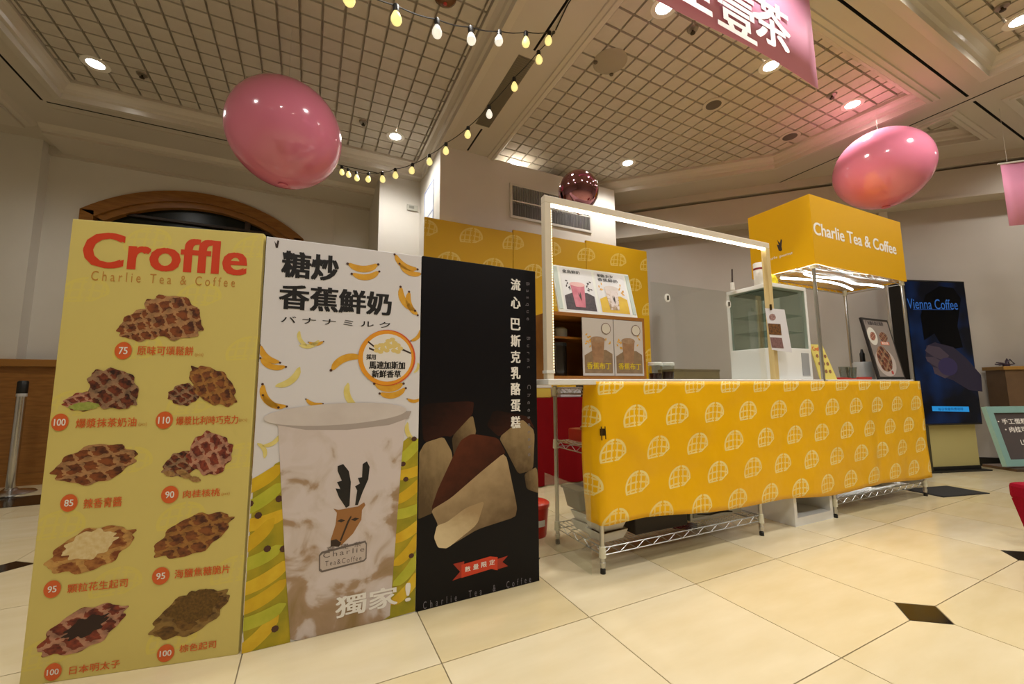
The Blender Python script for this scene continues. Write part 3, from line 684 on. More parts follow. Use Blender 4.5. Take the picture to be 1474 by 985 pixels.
S.text('採用', 527, 510, 541, 518, ink, 6, .03); S.text('馬達加斯加', 531, 520, 583, 532, ink, 6, .035); S.text('新鮮香草', 535, 533, 577, 544, ink, 6, .035)

# ---- cheesecake board
b3, w3_, S = board((.452, 1.862), (1.066, 1.868), 1.578, mat('black_board_print', '0e0c10', .4, spec=.2), 'black cheesecake board with white vertical lettering and red ribbon')
Z = lambda *q: [(590 + x * .5376, 360 + y * .5376) for x, y in q]
def shade_print(name, c0, c1, ang, ns=7, amt=.5):
    """printed photo area running softly from one tone to another"""
    if name in MATS: return MATS[name]
    m = bpy.data.materials.new(name); m.use_nodes = True; nt = m.node_tree; b_ = nt.nodes['Principled BSDF']
    tc = nt.nodes.new('ShaderNodeTexCoord'); sp = nt.nodes.new('ShaderNodeSeparateXYZ'); nt.links.new(tc.outputs['Generated'], sp.inputs[0])
    nz = nt.nodes.new('ShaderNodeTexNoise'); nz.inputs['Scale'].default_value = ns; nz.inputs['Detail'].default_value = 4; nt.links.new(tc.outputs['Generated'], nz.inputs['Vector'])
    c, s_ = math.cos(ang), math.sin(ang)
    k = N(nt, 'ADD', N(nt, 'ADD', N(nt, 'MULTIPLY', N(nt, 'SUBTRACT', sp.outputs[0], .5), c), N(nt, 'MULTIPLY', N(nt, 'SUBTRACT', sp.outputs[2], .5), s_)), .5)
    k = N(nt, 'ADD', k, N(nt, 'MULTIPLY', N(nt, 'SUBTRACT', nz.outputs[0], .5), amt))
    rp = nt.nodes.new('ShaderNodeValToRGB'); rp.color_ramp.elements[0].position = .1; rp.color_ramp.elements[1].position = .9
    rp.color_ramp.elements[0].color = lin(c0); rp.color_ramp.elements[1].color = lin(c1)
    nt.links.new(k, rp.inputs[0]); nt.links.new(rp.outputs[0], b_.inputs['Base Color']); b_.inputs['Roughness'].default_value = .45; b_.inputs['Specular IOR Level'].default_value = .2
    MATS[name] = m; return m
def soft(q, it=2):
    for _ in range(it):
        o_ = []
        for p, r_ in zip(q, q[1:] + q[:1]): o_ += [(p[0] * .89 + r_[0] * .11, p[1] * .89 + r_[1] * .11), (p[0] * .11 + r_[0] * .89, p[1] * .11 + r_[1] * .89)]
        q = o_
    return q
crust = shade_print('print_burnt_top', '24100c', '5a2c1a', 2.2, 9, .5); crust2 = shade_print('print_burnt_top_dark', '1c0d0a', '3d1d14', -.6, 9, .5)
cheese = shade_print('print_cheese', '6f5a40', 'b59c76', 2.0, 6, .6); cheese_b = shade_print('print_cheese_bright', 'd8c49c', 'a88e68', .9, 7, .5); cheese_d = shade_print('print_cheese_dim', '4d3d2a', '86704f', .5, 7, .5); cheese_l = shade_print('print_cheese_left', '5a4831', '9b8460', 1.2, 7, .6)
S.poly('cake_crust', soft(Z((30, 412), (172, 404), (168, 440), (112, 500), (90, 498), (36, 516))), crust2, 1)
S.poly('cake_side', soft(Z((112, 500), (168, 440), (178, 490), (150, 530), (118, 558))), cheese_d, 1.5)
S.poly('cake_side', soft(Z((16, 560), (40, 516), (90, 500), (112, 540), (116, 580), (95, 690), (10, 726))), cheese_l, 2)
S.poly('cake_crust', soft(Z((205, 470), (225, 428), (318, 446), (335, 480), (300, 452), (240, 502))), crust2, 1)
S.poly('cake_side', soft(Z((238, 502), (300, 452), (334, 484), (330, 590), (290, 600), (262, 545))), cheese_l, 1.5)
S.poly('cake_side', soft(Z((306, 600), (340, 580), (346, 652), (312, 640))), cheese_d, 1.5)
S.poly('cake_crust', soft(Z((58, 690), (75, 640), (135, 510), (165, 492), (235, 503), (258, 545), (190, 600), (110, 670), (62, 704)), 2), crust, 2.5)
S.poly('cake_side', soft(Z((56, 697), (110, 664), (190, 594), (256, 540), (287, 690), (282, 715), (180, 748), (100, 797), (75, 795), (65, 770), (75, 735))), cheese, 3)
S.poly('cake_tip', soft(Z((72, 738), (100, 728), (150, 690), (200, 672), (180, 735), (100, 799), (75, 797), (64, 770))), cheese_b, 3.5)
for ch, y in zip('流心巴斯克乳酪蛋糕', (410, 436, 467, 491, 514, 537, 560, 584, 608)): S.text(ch, 735, y - 9, 749, y + 9, white_ink, 3, .03)
S.text('Basque  Burnt  Cheesecake', 757, 404, 763.5, 654, mat('print_grey', '77737a', .5), 3, 0, 2.2, rot=True)
S.poly('ribbon_tail', [(652, 812), (668, 808), (668, 830), (651, 836), (662, 823)], mat('print_ribbon_dark', 'a32a14', .5), 3)
S.poly('ribbon_tail', [(712, 806), (731, 800), (723, 809), (731, 815), (712, 821)], mat('print_ribbon_dark'), 3)
S.poly('ribbon', [(664, 813), (705, 801), (716, 802), (716, 821), (707, 819), (664, 832)], mat('print_ribbon', 'cf3a1a', .5), 3.5)
for k, ch in enumerate('數量限定'):
    x = 669 + k * 11.7; y = 819 - k * 3.2; S.text(ch, x, y - 4.5, x + 8, y + 4.5, white_ink, 4.5, .02)
(u0, v0), (u1, v1) = S.loc(609, 868), S.loc(764, 832)
S.text('Charlie  Tea  &  Coffee', u0, v0 + .004, u1, v0 - .026, mat('print_grey'), 3, 0, 2.2, metric=True)

# ================================================================== THE COUNTER
TH = R(-1.58); B0 = Vector((1.397, 1.788, 0)); EX = Vector((math.cos(TH), math.sin(TH), 0)); EY = Vector((-math.sin(TH), math.cos(TH), 0))
def B(x, y, z=0.0): return B0 + EX * x + EY * y + Vector((0, 0, z))
def on_b(px_, py_, yb):
    P = on_plane(px_, py_, B0 + EY * yb, EY); d = P - B0; return d.dot(EX), P.z
def bthing(name, label, cat, x=0, y=0, z=0, rz=0.0, group=None): return thing(name, label, cat, B(x, y, z), TH + rz, group)
post_m = mat('rack_post', 'c4c3be', .28, .9); cream_p = mat('post_sleeve', 'd9d6bd', .5)
def wire_shelf(parent, x0, x1, y0, y1, z, m, pitch=.026, skirt=True, name='wire_shelf'):
    mb = MB(); r = .0024; zt, zb = z, z - .036
    for yy in (y0, y1):
        mb.tube([(x0, yy, zt), (x1, yy, zt)], .0034, 5)
        mb.tube([(x0, yy, zb), (x1, yy, zb)], .0034, 5)
        n = max(4, int((x1 - x0) / .055)); pts = [(x0 + (x1 - x0) * k / n, yy, zt if k % 2 else zb) for k in range(n + 1)]
        mb.tube(pts, r, 4)
    for xx in (x0, x1):
        mb.tube([(xx, y0, zt), (xx, y1, zt)], .0034, 5); mb.tube([(xx, y0, zb), (xx, y1, zb)], .0034, 5)
        n = 8; mb.tube([(xx, y0 + (y1 - y0) * k / n, zt if k % 2 else zb) for k in range(n + 1)], r, 4)
    n = int((x1 - x0) / pitch)
    for k in range(1, n):
        xx = x0 + (x1 - x0) * k / n; mb.tube([(xx, y0, zt + .003), (xx, y1, zt + .003)], .0019, 4)
    for yy in (y0 + (y1 - y0) / 3, y0 + 2 * (y1 - y0) / 3): mb.tube([(x0, yy, zt - .001), (x1, yy, zt - .001)], .003, 4)
    return mb.build(name, m, parent)
def rack(label, x0, x1, y0, y1, top, shelves, back_top=None):
    t = bthing('wire_rack', label, 'wire rack', x0, y0)
    w, d = x1 - x0, y1 - y0
    for (px_, py_) in ((0, 0), (w, 0), (0, d), (w, d)):
        p = MB().tube([(px_, py_, .045), (px_, py_, top)], .0125, 12).build('post', post_m, t, smooth=True)
        MB().lathe([(.014, 0), (.014, .022), (.008, .026), (.008, .045)], 10, (px_, py_, 0)).build('foot', black_p, p)
        MB().lathe([(.013, .03), (.0155, .05), (.0155, .056), (.013, .058)], 12, (px_, py_, 0)).build('foot_collar', post_m, p, smooth=True)
        g_ = MB()
        for k in range(int((top - .2) / .0254)):
            g_.lathe([(.0128, .15 + k * .0254), (.0122, .1515 + k * .0254), (.0122, .153 + k * .0254), (.0128, .1545 + k * .0254)], 8, (px_, py_, 0), cap=False)
        for z in shelves: MB().lathe([(.0128, z - .048), (.019, z - .046), (.0165, z + .008), (.0128, z + .01)], 12, (px_, py_, 0)).build('sleeve', cream_p, p, smooth=True)
    for z in shelves: wire_shelf(t, 0, w, 0, d, z, steel)
    return t
rack1 = rack('low chrome wire rack under the counter holding trays and boxes', 0.0, 1.25, 0.0, .45, .965, (.125, .62, .95))
rack2 = rack('tall chrome wire rack carrying the yellow canopy sign', 2.07, 3.41, 0.0, .45, 2.40, (.125, .95, 1.90))
# table board
t = bthing('counter_board', 'long white counter board on the low wire rack', 'counter top', 0, 0, .968)
MB().box(-.315, 2.045, -.018, .475, 0, .03).build('board', white_p, t, bevel=.004)
t = bthing('counter_board', 'white board between the tall rack posts under the yellow canopy', 'counter top', 0, 0, .968)
MB().box(2.095, 3.385, -.018, .44, 0, .03).build('board', white_p, t, bevel=.004)
# yellow cloth: front drop and the fold round the left end
cloth_m = waffle_mat('counter_cloth_print', 'efb600', 'f3e6a0', ov=.972, rough=.38, strength=.8, bump=.35, coat=.08)
def cloth():
    nx, nz = 120, 26; vs = []; uvs = []; fs = []
    path = []
    # arc-length path in plan: left fold (from back to corner) then the front
    for k in range(7): path.append((-.022 - .004 * math.sin(k), .10 - k * .0186))
    L = 3.475
    for k in range(nx): path.append((-.016 + L * k / (nx - 1), -.024))
    s_ = 0.0; arc_ = [0.0]
    for a, b in zip(path, path[1:]): s_ += math.hypot(b[0] - a[0], b[1] - a[1]); arc_.append(s_)
    for i, (x, y) in enumerate(path):
        zt = .985; f = max(0.0, min(1, x / L)); zb = .238 - .085 * f + .010 * math.sin(x * 5.3) + .008 * math.sin(x * 2.1 + 1)
        for j in range(nz + 1):
            q = j / nz; z = zt + (zb - zt) * q
            w = 0.0
            if x > 0:
                w = .012 * math.sin(x * 3.1 + 2.3 * q) * q + .006 * math.sin(7 * x - 5 * q) * q
                w += .012 * math.exp(-((x - .55 - .5 * q) / .10) ** 2) * math.exp(-((q - .25) / .25) ** 2)
                w += .010 * math.exp(-((x - 1.05 + .5 * q) / .09) ** 2) * math.exp(-((q - .1) / .16) ** 2)
                w += .016 * math.exp(-((x - .2 - .35 * (q - .35)) / .07) ** 2) * math.exp(-((q - .42) / .2) ** 2)
                w += .020 * math.exp(-((x - 2.55) / .10) ** 2) * q + .014 * math.exp(-((x - 3.1) / .12) ** 2) * q ** 1.5
            edge = .018 * q * math.exp(-((L - x) / .15) ** 2) if x > 2 else 0
            vs.append((x + edge - (.02 * math.sin(q * 3.1) if i < 6 else 0), y - abs(w) - .004 * (1 - q) ** 4, z))
            uvs.append((arc_[i] - arc_[6], z))
    for i in range(len(path) - 1):
        for j in range(nz):
            a = i * (nz + 1) + j; fs.append((a, a + 1, a + nz + 2, a + nz + 1))
    me = bpy.data.meshes.new('counter_cloth'); me.from_pydata(vs, [], fs)
    ul = me.uv_layers.new(name='UVMap')
    for lp in me.loops: ul.data[lp.index].uv = uvs[lp.vertex_index]
    for p in me.polygons: p.use_smooth = True
    me.materials.append(cloth_m); return me
t = bthing('counter_cloth', 'yellow vinyl counter skirt printed with white waffles', 'cloth')
o = link('skirt', cloth(), t)
sd = o.modifiers.new('thickness', 'SOLIDIFY'); sd.thickness = .002; sd.offset = 1
cl = MB()
cx_, cz_ = on_b(866, 622, -.03)
box_obj('binder_clip', mat('clip_steel', '5b4a30', .3, .8), t, cx_ - .016, cx_ + .010, -.046, -.036, cz_ - .018, cz_ + .018)
MB().tube([(cx_ - .016, -.05, cz_ + .03), (cx_ - .018, -.055, cz_ - .04)], .003, 5).build('clip_arm', mat('clip_steel'), t)
MB().tube([(cx_ + .008, -.05, cz_ + .03), (cx_ + .007, -.055, cz_ - .035)], .003, 5).build('clip_arm', mat('clip_steel'), t)

# ---- lit wooden frame
pine = mat('pine_batten', 'd9c48e', .5, noise='ccb37a', nscale=10, stretch=(1, 1, .3)); led = mat('led_strip', 'fff4dc', .4, emit=9, ecol='fff1d6'); led_w = mat('led_tube', 'ffffff', .4, emit=14, ecol='f4fbff')
t = bthing('lit_frame', 'wooden frame with glowing led strip standing on the counter', 'frame', 0, 0.0, .998)
xl, xr, zt = -.29, 1.535, 1.945 - .998
wh = mat('frame_paint', 'd8ccb6', .5)
MB().box(xl - .02, xl + .02, 0, .04, 0, zt).build('upright', wh, t, bevel=.003)
MB().box(xl - .02, xr + .02, 0, .04, zt, zt + .04).build('top_bar', wh, t, bevel=.003)
MB().box(xr - .02, xr + .02, 0, .04, 0, zt).build('upright', pine, t, bevel=.003)
sb = MB().box(xl + .02, xr - .02, .006, .02, zt - .014, zt)
sb.build('led_strip', led, t)
bd = MB()
for k in range(60): bd.box(xl + .020, xl + .027, .006, .018, .03 + k * .0148, .039 + k * .0148)
tag(bd.build('led_beads', mat('led_bead', 'fff0cc', .4, emit=2.2, ecol='ffe9b8'), t), kind='stuff')
MB().box(xl - .024, xl + .024, -.003, .043, .03, .045).build('cable_tie', white_p, t)
MB().tube([(xr - .1, .0, zt - .02), (xr - .3, -.01, zt - .035)], .0025, 5).build('cable', white_p, t)
# clear guard sheet with two round hooks
t = bthing('acrylic_guard', 'clear acrylic guard sheet behind the lit frame', 'screen', 0, .05, .998)
MB().box(.46, 1.50, 0, .004, 0.0, .60).build('sheet', clear_mat('clear_acrylic', gloss=.08), t)
for px_, py_ in ((961, 429), (1049, 438)):
    u, v = on_b(px_, py_, .045); v -= .998
    h = MB().lathe([(.001, 0), (.022, 0), (.022, .004), (.001, .004)], 20)
    h.v = [(u + x, -.001 - z, v + y * 1.25) for x, y, z in h.v]; o = h.build('hook_disc', white_p, t)
    box_obj('hook', mat('hook_metal', '6b675d', .3, .8), t, u - .005, u + .005, -.012, -.005, v - .014, v + .014)

# ---- wooden case with two pudding posters
t = bthing('wooden_case', 'small open wooden case covered by two pudding posters', 'case', -.235, .09, .998)
ww, hh_, dd = .665, .375, .24; k_ = .02
case_m = mat('case_wood', 'a0661f', .45, noise='8a5518', nscale=12, stretch=(.3, 1, 1))
MB().box(0, ww, 0, dd, 0, k_).build('bottom', case_m, t); MB().box(0, ww, 0, dd, hh_ - k_, hh_).build('top', case_m, t)
MB().box(0, k_, 0, dd, k_, hh_ - k_).build('side', case_m, t); MB().box(ww - k_, ww, 0, dd, k_, hh_ - k_).build('side', case_m, t)
MB().box(k_, ww - k_, dd - .012, dd, k_, hh_ - k_).build('back', case_m, t)
MB().box(k_, ww - k_, .07, dd - .012, .235, .247).build('shelf', case_m, t)
def cup_poster(S_, x0, x1, z0, z1, lid, body, field, heap_, spots, ttl, ttl2=None, tcol=None, bottom=None, m_bg=None):
    w = x1 - x0; h = z1 - z0; X = lambda a: x0 + a * w; Zz = lambda b: z0 + b * h
    S_.raw('poster_sheet', [(x0, z0), (x1, z0), (x1, z1), (x0, z1)], m_bg, 1)
    S_.raw('poster_field', [(X(.04), Zz(.03)), (X(.96), Zz(.03)), (X(.96), Zz(.38)), (X(.75), Zz(.45)), (X(.3), Zz(.43)), (X(.04), Zz(.34))], heap_, 2)
    for k in range(12):
        a, b = random.choice((random.uniform(.08, .24), random.uniform(.74, .92))), random.uniform(.48, .74)
        S_.ell('fruit_picture', X(a), Zz(b), .035 * w * 1.2, .02 * w, spots, 2.2, 8, 0, random.uniform(0, 3), True)
    S_.raw('cup_picture', [(X(.26), Zz(.62)), (X(.32), Zz(.10)), (X(.62), Zz(.10)), (X(.70), Zz(.62))], body, 3)
    S_.ell('cup_lid', X(.48), Zz(.63), .24 * w, .055 * h, lid, 3.5, 20, .05, 0, True)
    if ttl: S_.text(ttl, X(.08), Zz(.96), X(.62), Zz(.88), ink, 4, .02, metric=True)
    if ttl2: S_.text(ttl2, X(.08), Zz(.86), X(.75), Zz(.78), ink, 4, .02, metric=True)
    if bottom: S_.text(bottom, X(.1), Zz(.22), X(.9), Zz(.10), tcol, 4, .02, metric=True)
pud = mat('print_pudding', '8a6648', .5, noise='a07a58', nscale=30); pudl = mat('print_pudding_top', 'a98a6c', .5, noise='8e6d50', nscale=40); brownf = mat('print_brown_field', '7a6248', .5, noise='8d7456', nscale=30); pbg = mat('print_poster_grey', 'c2bab4', .5); ytxt = mat('print_yellow_text', 'd0b41c', .5)
for k in range(2):
    p_ = bthing('pudding_poster', ('banana pudding poster next to the open side of the wooden case', 'banana pudding poster at the jar end of the wooden case')[k], 'poster', -.235, .088, .998, group='pudding posters on the wooden case')
    S = Sheet(p_, -.001); a = .205 + k * .222
    box_obj('paper', pbg, p_, a, a + .218, -.001, .001, .022, .352)
    cup_poster(S, a + .003, a + .215, .026, .348, pudl, pud, None, brownf, ban, None, bottom='香蕉布丁', tcol=ytxt, m_bg=pbg)
    S.ell('badge', a + .165, .295, .034, .034, mat('print_badge_brown', '6b4a3a', .5), 4.4, 20, metric=True); S.ell('badge', a + .165, .295, .030, .030, mat('print_badge_grey', 'cbc3b4', .5), 4.8, 20, metric=True)
t = bthing('dark_canister', 'dark canister inside the wooden case', 'canister', -.235 + .10, .20, 1.018)
MB().lathe([(.058, 0), (.06, .005), (.06, .175), (.055, .18), (.001, .18)], 24).build('body', mat('dark_jar', '1d1813', .2), t, smooth=True)
MB().lathe([(.061, .172), (.061, .19), (.001, .192)], 24).build('lid', black_p, t, smooth=True)
t = bthing('cup_lid_stack', 'small clear lid pack on the case shelf', 'lids', -.235 + .14, .235, 1.245)
MB().lathe([(.05, 0), (.052, .01), (.052, .05), (.04, .06), (.001, .06)], 18).build('stack', mat('dull_clear', '8d8a80', .25), t, smooth=True)
# menu board leaning on top of the case
t = thing('drink_menu', 'leaning two-page drink menu board on the wooden case', 'menu', B(-.17, .10, 1.374), TH); t.rotation_euler = (R(-14), 0, TH)
MB().box(0, .56, 0, .012, 0, .30).build('board', mat('menu_board', 'dfe2dd', .35), t, bevel=.002)
bpy.context.view_layer.update(); S = Sheet(t, 0.0)
cup_poster(S, .045, .270, .012, .288, mat('print_pink_foam', 'd9a9a8', .5), mat('print_pink_drink', 'b5566a', .5, noise='c97a88', nscale=20), None, mat('print_bean_heap', '2c2228', .6, noise='4a3c40', nscale=60), mat('print_bean', '3c3038', .5), '金烏鮮奶', m_bg=mat('print_poster_white', 'd8d8dc', .5))
cup_poster(S, .290, .515, .012, .288, mat('print_cup_lid'), milk, None, mat('print_banana_ripe'), ban, '糖炒', '香蕉鮮奶', m_bg=mat('print_poster_white'))
for xx in (.185, .43): S.raw('stag_mark', [(xx - .03, .10), (xx - .038, .135), (xx - .028, .115), (xx - .022, .138), (xx - .018, .118), (xx - .02, .08)], dkb, 5)
for xx in (.0, .525): box_obj('clip_strip', mat('menu_edge', 'b8c4bf', .3), t, xx + .005, xx + .03, -.002, 0, .02, .29)
# jars and box behind
for k, (px_, py_, lb) in enumerate([(943, 527, 'clear jar of brown syrup beside the wooden case'), (957, 530, 'clear square jar of red jam beside the syrup jar')]):
    u, v = on_b(px_, py_, .12 + .02 * k)
    t = bthing('jar', lb, 'jar', u, .12 + .0 * k, .998)
    MB().lathe([(.040, 0), (.042, .004), (.042, .085), (.036, .092)], 20, cap=False).build('glass', clear_mat('jar_glass', 'e8ece8'), t, smooth=True)
    MB().lathe([(.001, .003), (.038, .003), (.038, .04 + .01 * k), (.001, .04 + .01 * k)], 20).build('filling', mat('syrup', '3a1410', .3), t, smooth=True)
    MB().lathe([(.044, .09), (.044, .104), (.04, .108), (.001, .108)], 20).build('lid', white_p, t, smooth=True)
u0, z0 = on_b(968, 545, .3); u1, z1 = on_b(1032, 529, .3)
t = bthing('cardboard_box', 'low olive brown box on the counter by the jars', 'box', u0, .28, .998)
MB().box(0, u1 - u0, 0, .15, 0, .075).build('carton', mat('olive_card', '6b5a34', .6), t, bevel=.002)
MB().box(-.003, u1 - u0 + .003, -.003, .153, .062, .078).build('lid', mat('olive_card_dark', '5c4c2a', .6), t, bevel=.002)

# ---- glass cake showcase turned with a corner to the front
ztop = 1.713; NC = B(1.605, .05)
t = thing('cake_showcase', 'white framed glass cake showcase standing on the counter', 'showcase', (NC.x, NC.y, .998), TH)
hgt = ztop - .998; zb_ = .235; fr_m = mat('showcase_white', 'ecedea', .35)
SW, SD = .435, .36
MB().box(0, SW, 0, SD, 0, zb_).build('base', fr_m, t, bevel=.006)
MB().box(0, SW, 0, SD, hgt - .03, hgt).build('top', fr_m, t, bevel=.004)
for (a, b) in ((0, 0), (SW - .025, 0), (0, SD - .025), (SW - .025, SD - .025)): MB().box(a, a + .025, b, b + .025, zb_, hgt - .03).build('corner_post', fr_m, t)
gl = clear_mat('showcase_glass', 'e9f0ed', .2)
for bx_ in ((.025, SW - .025, .004, .008), (.025, SW - .025, SD - .008, SD - .004), (.004, .008, .025, SD - .025), (SW - .008, SW - .004, .025, SD - .025)): MB().box(*bx_, zb_, hgt - .03).build('pane', gl, t)
for z in (.36, .49): MB().box(.03, SW - .03, .03, SD - .03, z, z + .006).build('glass_shelf', clear_mat('shelf_glass', 'e2ebe7', .3), t)
MB().box(SW - .13, SW - .04, -.003, 0, .03, .20).build('vent_panel', mat('vent_panel_grey', '9fa2a4', .5), t)
MB().box(.04, SW - .04, .04, SD - .04, hgt - .045, hgt - .035).build('lamp_cover', mat('showcase_grey', '7d8683', .4), t)
MB().box(.03, SW - .03, .03, SD - .03, zb_, zb_ + .004).build('deck', mat('deck_steel', '9fa8a5', .3, .4), t)
# on top of the showcase
t = thing('paper_roll_tube', 'white paper tube with dark red band on the showcase', 'tube', (NC.x + .05, NC.y + .10, ztop))
MB().lathe([(.04, 0), (.041, .002), (.041, .17), (.039, .175), (.001, .175)], 24).build('tube', white_p, t, smooth=True)
MB().lathe([(.0415, .12), (.0415, .135)], 24, cap=False).build('band', mat('dark_red_band', '7d1f2c', .4), t, smooth=True)
t = thing('yellow_pompom', 'yellow crepe paper ball on top of the showcase', 'decoration', (NC.x + .21, NC.y + .13, ztop + .058))
bm = bmesh.new(); bmesh.ops.create_icosphere(bm, subdivisions=3, radius=.058)
for v_ in bm.verts: v_.co *= 1 + .12 * math.sin(23 * v_.co.x / .058) * math.sin(19 * v_.co.z / .058 + v_.co.y * 200)
me = bpy.data.meshes.new('ball'); bm.to_mesh(me); bm.free(); me.materials.append(mat('yellow_crepe', 'e8d320', .6)); link('ball', me, t)
t = thing('small_umbrella_stick', 'thin dark stick in a white holder on the showcase', 'stick', (NC.x - .02, NC.y + .28, ztop))
MB().tube([(0, 0, .05), (.01, 0, .17)], .006, 8).build('stick', mat('stick_dark', '33261c', .5), t); MB().lathe([(.016, 0), (.014, .06), (.001, .062)], 12).build('holder', white_p, t)
# printed sheet clipped to the right upright
t = bthing('price_sheet', 'white printed sheet with three photos clipped to the pine upright', 'paper', 1.515, -.004, .998)
S = Sheet(t, 0.0); c_ = [S.loc(*q) for q in ((1100, 444), (1128, 446), (1136, 508), (1107, 504))]
sh = MB(); sh.add([(c_[0][0], -.006, c_[0][1]), (c_[1][0], -.006, c_[1][1]), (c_[2][0], -.02, c_[2][1]), (c_[3][0], -.02, c_[3][1])], [(0, 1, 2, 3)])
sh.v += [(x, y + .001, z) for x, y, z in sh.v]; sh.f += [(7, 6, 5, 4), (0, 4, 5, 1), (1, 5, 6, 2), (2, 6, 7, 3), (3, 7, 4, 0)]
sh.build('sheet', mat('paper_white', 'dcdade', .5), t)
def on_sheet(name, q, m):      # patch lying on the slanted sheet
    vs = []
    for p in q:
        u, v = S.loc(*p); f = (c_[0][1] - v) / (c_[0][1] - c_[3][1]); vs.append((u, -.006 - .014 * f - .001, v))
    me = bpy.data.meshes.new(name); me.from_pydata(vs, [], [tuple(range(len(vs)))]); me.materials.append(m); link(name, me, t)
on_sheet('photo', [(1103, 466), (1121, 467), (1122, 483), (1104, 482)], mat('print_photo_dark', '2a1c14', .5, noise='8a5a22', nscale=70))
on_sheet('photo', [(1105, 486), (1122, 487), (1124, 502), (1107, 501)], mat('print_photo_brown', '6a4a4a', .5, noise='8d6a66', nscale=60))
on_sheet('photo', [(1110 + 5 * math.cos(k * .6), 457 + 5 * math.sin(k * .6)) for k in range(10)], mat('print_photo_red', '7d4a46', .5, noise='b59a94', nscale=90))
box_obj('clip', mat('clip_steel'), t, c_[0][0] + .05, c_[0][0] + .062, -.016, -.006, c_[0][1] - .01, c_[0][1] + .03)

# ---- yellow canopy sign round the top of the tall rack
can_m = mat('canopy_yellow', 'd9a400', .45, spec=.25)
CX0, CX1, CZ0, CZ1 = 2.045, 3.43, 1.885, 2.445
t = bthing('canopy_sign', 'yellow box canopy sign with white lettering on the tall rack', 'sign', CX0, -.03, CZ0)
cw, chh, cdp = CX1 - CX0, CZ1 - CZ0, .51
MB().box(0, cw, 0, .005, 0, chh).build('front_panel', can_m, t)
MB().box(0, .005, .005, cdp, 0, chh).build('side_panel', can_m, t); MB().box(cw - .005, cw, .005, cdp, 0, chh).build('side_panel', can_m, t)
MB().box(.005, cw - .005, cdp - .005, cdp, 0, chh).build('back_panel', can_m, t); MB().box(.005, cw - .005, .005, cdp - .005, chh - .006, chh).build('top_panel', can_m, t)
S = Sheet(t, 0.0); S.text('Charlie Tea & Coffee', 1172, 323, 1288, 364, white_ink, 2, .03)
# mark on the left side panel, drawn in its own plane
def side_poly(name, pts, m, k=1):
    vs = [(-.0006 * k, y, z) for y, z in pts]; me = bpy.data.meshes.new(name); me.from_pydata(vs, [], [tuple(range(len(vs)))]); me.materials.append(m); link(name, me, t)
n_ = B0 + EX * CX0
def sloc(px_, py_):
    P = on_plane(px_, py_, n_, EX) - B(CX0, -.03, CZ0); return P.dot(EY), P.z
side_poly('stag_mark', [sloc(*q) for q in [(1121, 361), (1118, 352), (1121, 353), (1118.5, 345), (1122.5, 350), (1124, 344), (1126, 346), (1125, 355), (1126, 360), (1124, 362)]], dkb)
vs, fs = text_mesh('Charlie  gourmet', white_ink); (a0, c0), (a1, c1) = sloc(1103, 362), sloc(1141, 366)
me = bpy.data.meshes.new('lettering'); me.from_pydata([(-.0008, a0 + (a1 - a0) * x, min(c0, c1) - .005 + .03 * y) for x, y in vs], [], fs); me.materials.append(white_ink); link('lettering', me, t)
t = bthing('led_rope', 'bright white led tubes under the canopy shelf', 'led light', 2.07, .0, 1.85)
MB().tube([(.06 + 1.16 * k / 24, .10 + .02 * math.sin(k * .5), -.002) for k in range(25)], .009, 8).build('tube', led_w, t, smooth=True)
MB().tube([(.02 + 1.05 * k / 24, .26 - .08 * math.sin(k * .13), -.002) for k in range(25)], .009, 8).build('tube', led_w, t, smooth=True)
MB().tube([(-.03, .44, .02), (-.032, .25, .03), (-.034, .1, .022), (-.034, -.03, .028), (.0, -.036, .03), (.15, -.036, .022), (.4, -.036, .012), (.7, -.036, .026)], .0028, 6).build('strip', mat('led_bead'), t)
# small yellow tent menu, framed menu, cups, bottle, tray on the right end of the counter
t = thing('tent_menu', 'small yellow croffle menu card on the counter by the rack post', 'menu', B(2.28, .12, .998), TH); t.rotation_euler = (R(-12), 0, TH)
MB().add([(-.02, 0, 0), (.21, 0, 0), (.16, 0, .30), (-.02, 0, .30), (-.02, .006, 0), (.21, .006, 0), (.16, .006, .30), (-.02, .006, .30)], [(0, 1, 2, 3), (7, 6, 5, 4), (0, 4, 5, 1), (1, 5, 6, 2), (2, 6, 7, 3), (3, 7, 4, 0)]).build('card', mat('tent_yellow', 'd9c766', .5), t)
S = Sheet(t, 0.0)
S.text('Croffle', .0, .28, .13, .245, orange_red, 2, .03, metric=True)
for a in range(3):
    for b in range(3): S.ell('pastry_picture', .035 + b * .055, .20 - a * .065, .02, .015, CR['plain'], 2, 10, .08, .4, True)
ua_, ub_ = on_b(1267, 546, .03)[0], on_b(1309, 547, .03)[0]
t = thing('framed_menu', 'black framed coffee croffle menu leaning on the counter end', 'menu', B(ua_, .035, 1.002), TH); t.rotation_euler = (R(-9), 0, TH)
fw_, fh_ = min(ub_ - ua_, 3.385 - ua_), .555
MB().box(0, fw_, 0, .018, 0, fh_).build('frame', mat('menu_frame', '1d1a1a', .4), t, bevel=.002)
S = Sheet(t, 0.0)
S.raw('print', [(.022, .022), (fw_ - .022, .022), (fw_ - .022, fh_ - .022), (.022, fh_ - .022)], mat('print_mauve', '8a7f78', .4), 1)
S.text('厂法國布朗尼鬆餅', .04, .53, .34, .49, mat('print_dark_text', '3a3436', .5), 2, .03, metric=True)
S.ell('plate_picture', .19, .15, .16, .125, mat('print_plate', 'bdb0a8', .5), 2, 30, 0, 0, True); S.ell('pastry_picture', .18, .18, .115, .115, CR['choc'], 3, 30, .05, 0, True)
S.ell('badge', .095, .385, .075, .082, mat('print_badge_cream', 'd6d2c6', .5), 2, 24, 0, 0, True); S.ell('pastry_picture', .10, .385, .05, .036, CR['red'], 3, 20, .05, .6, True)
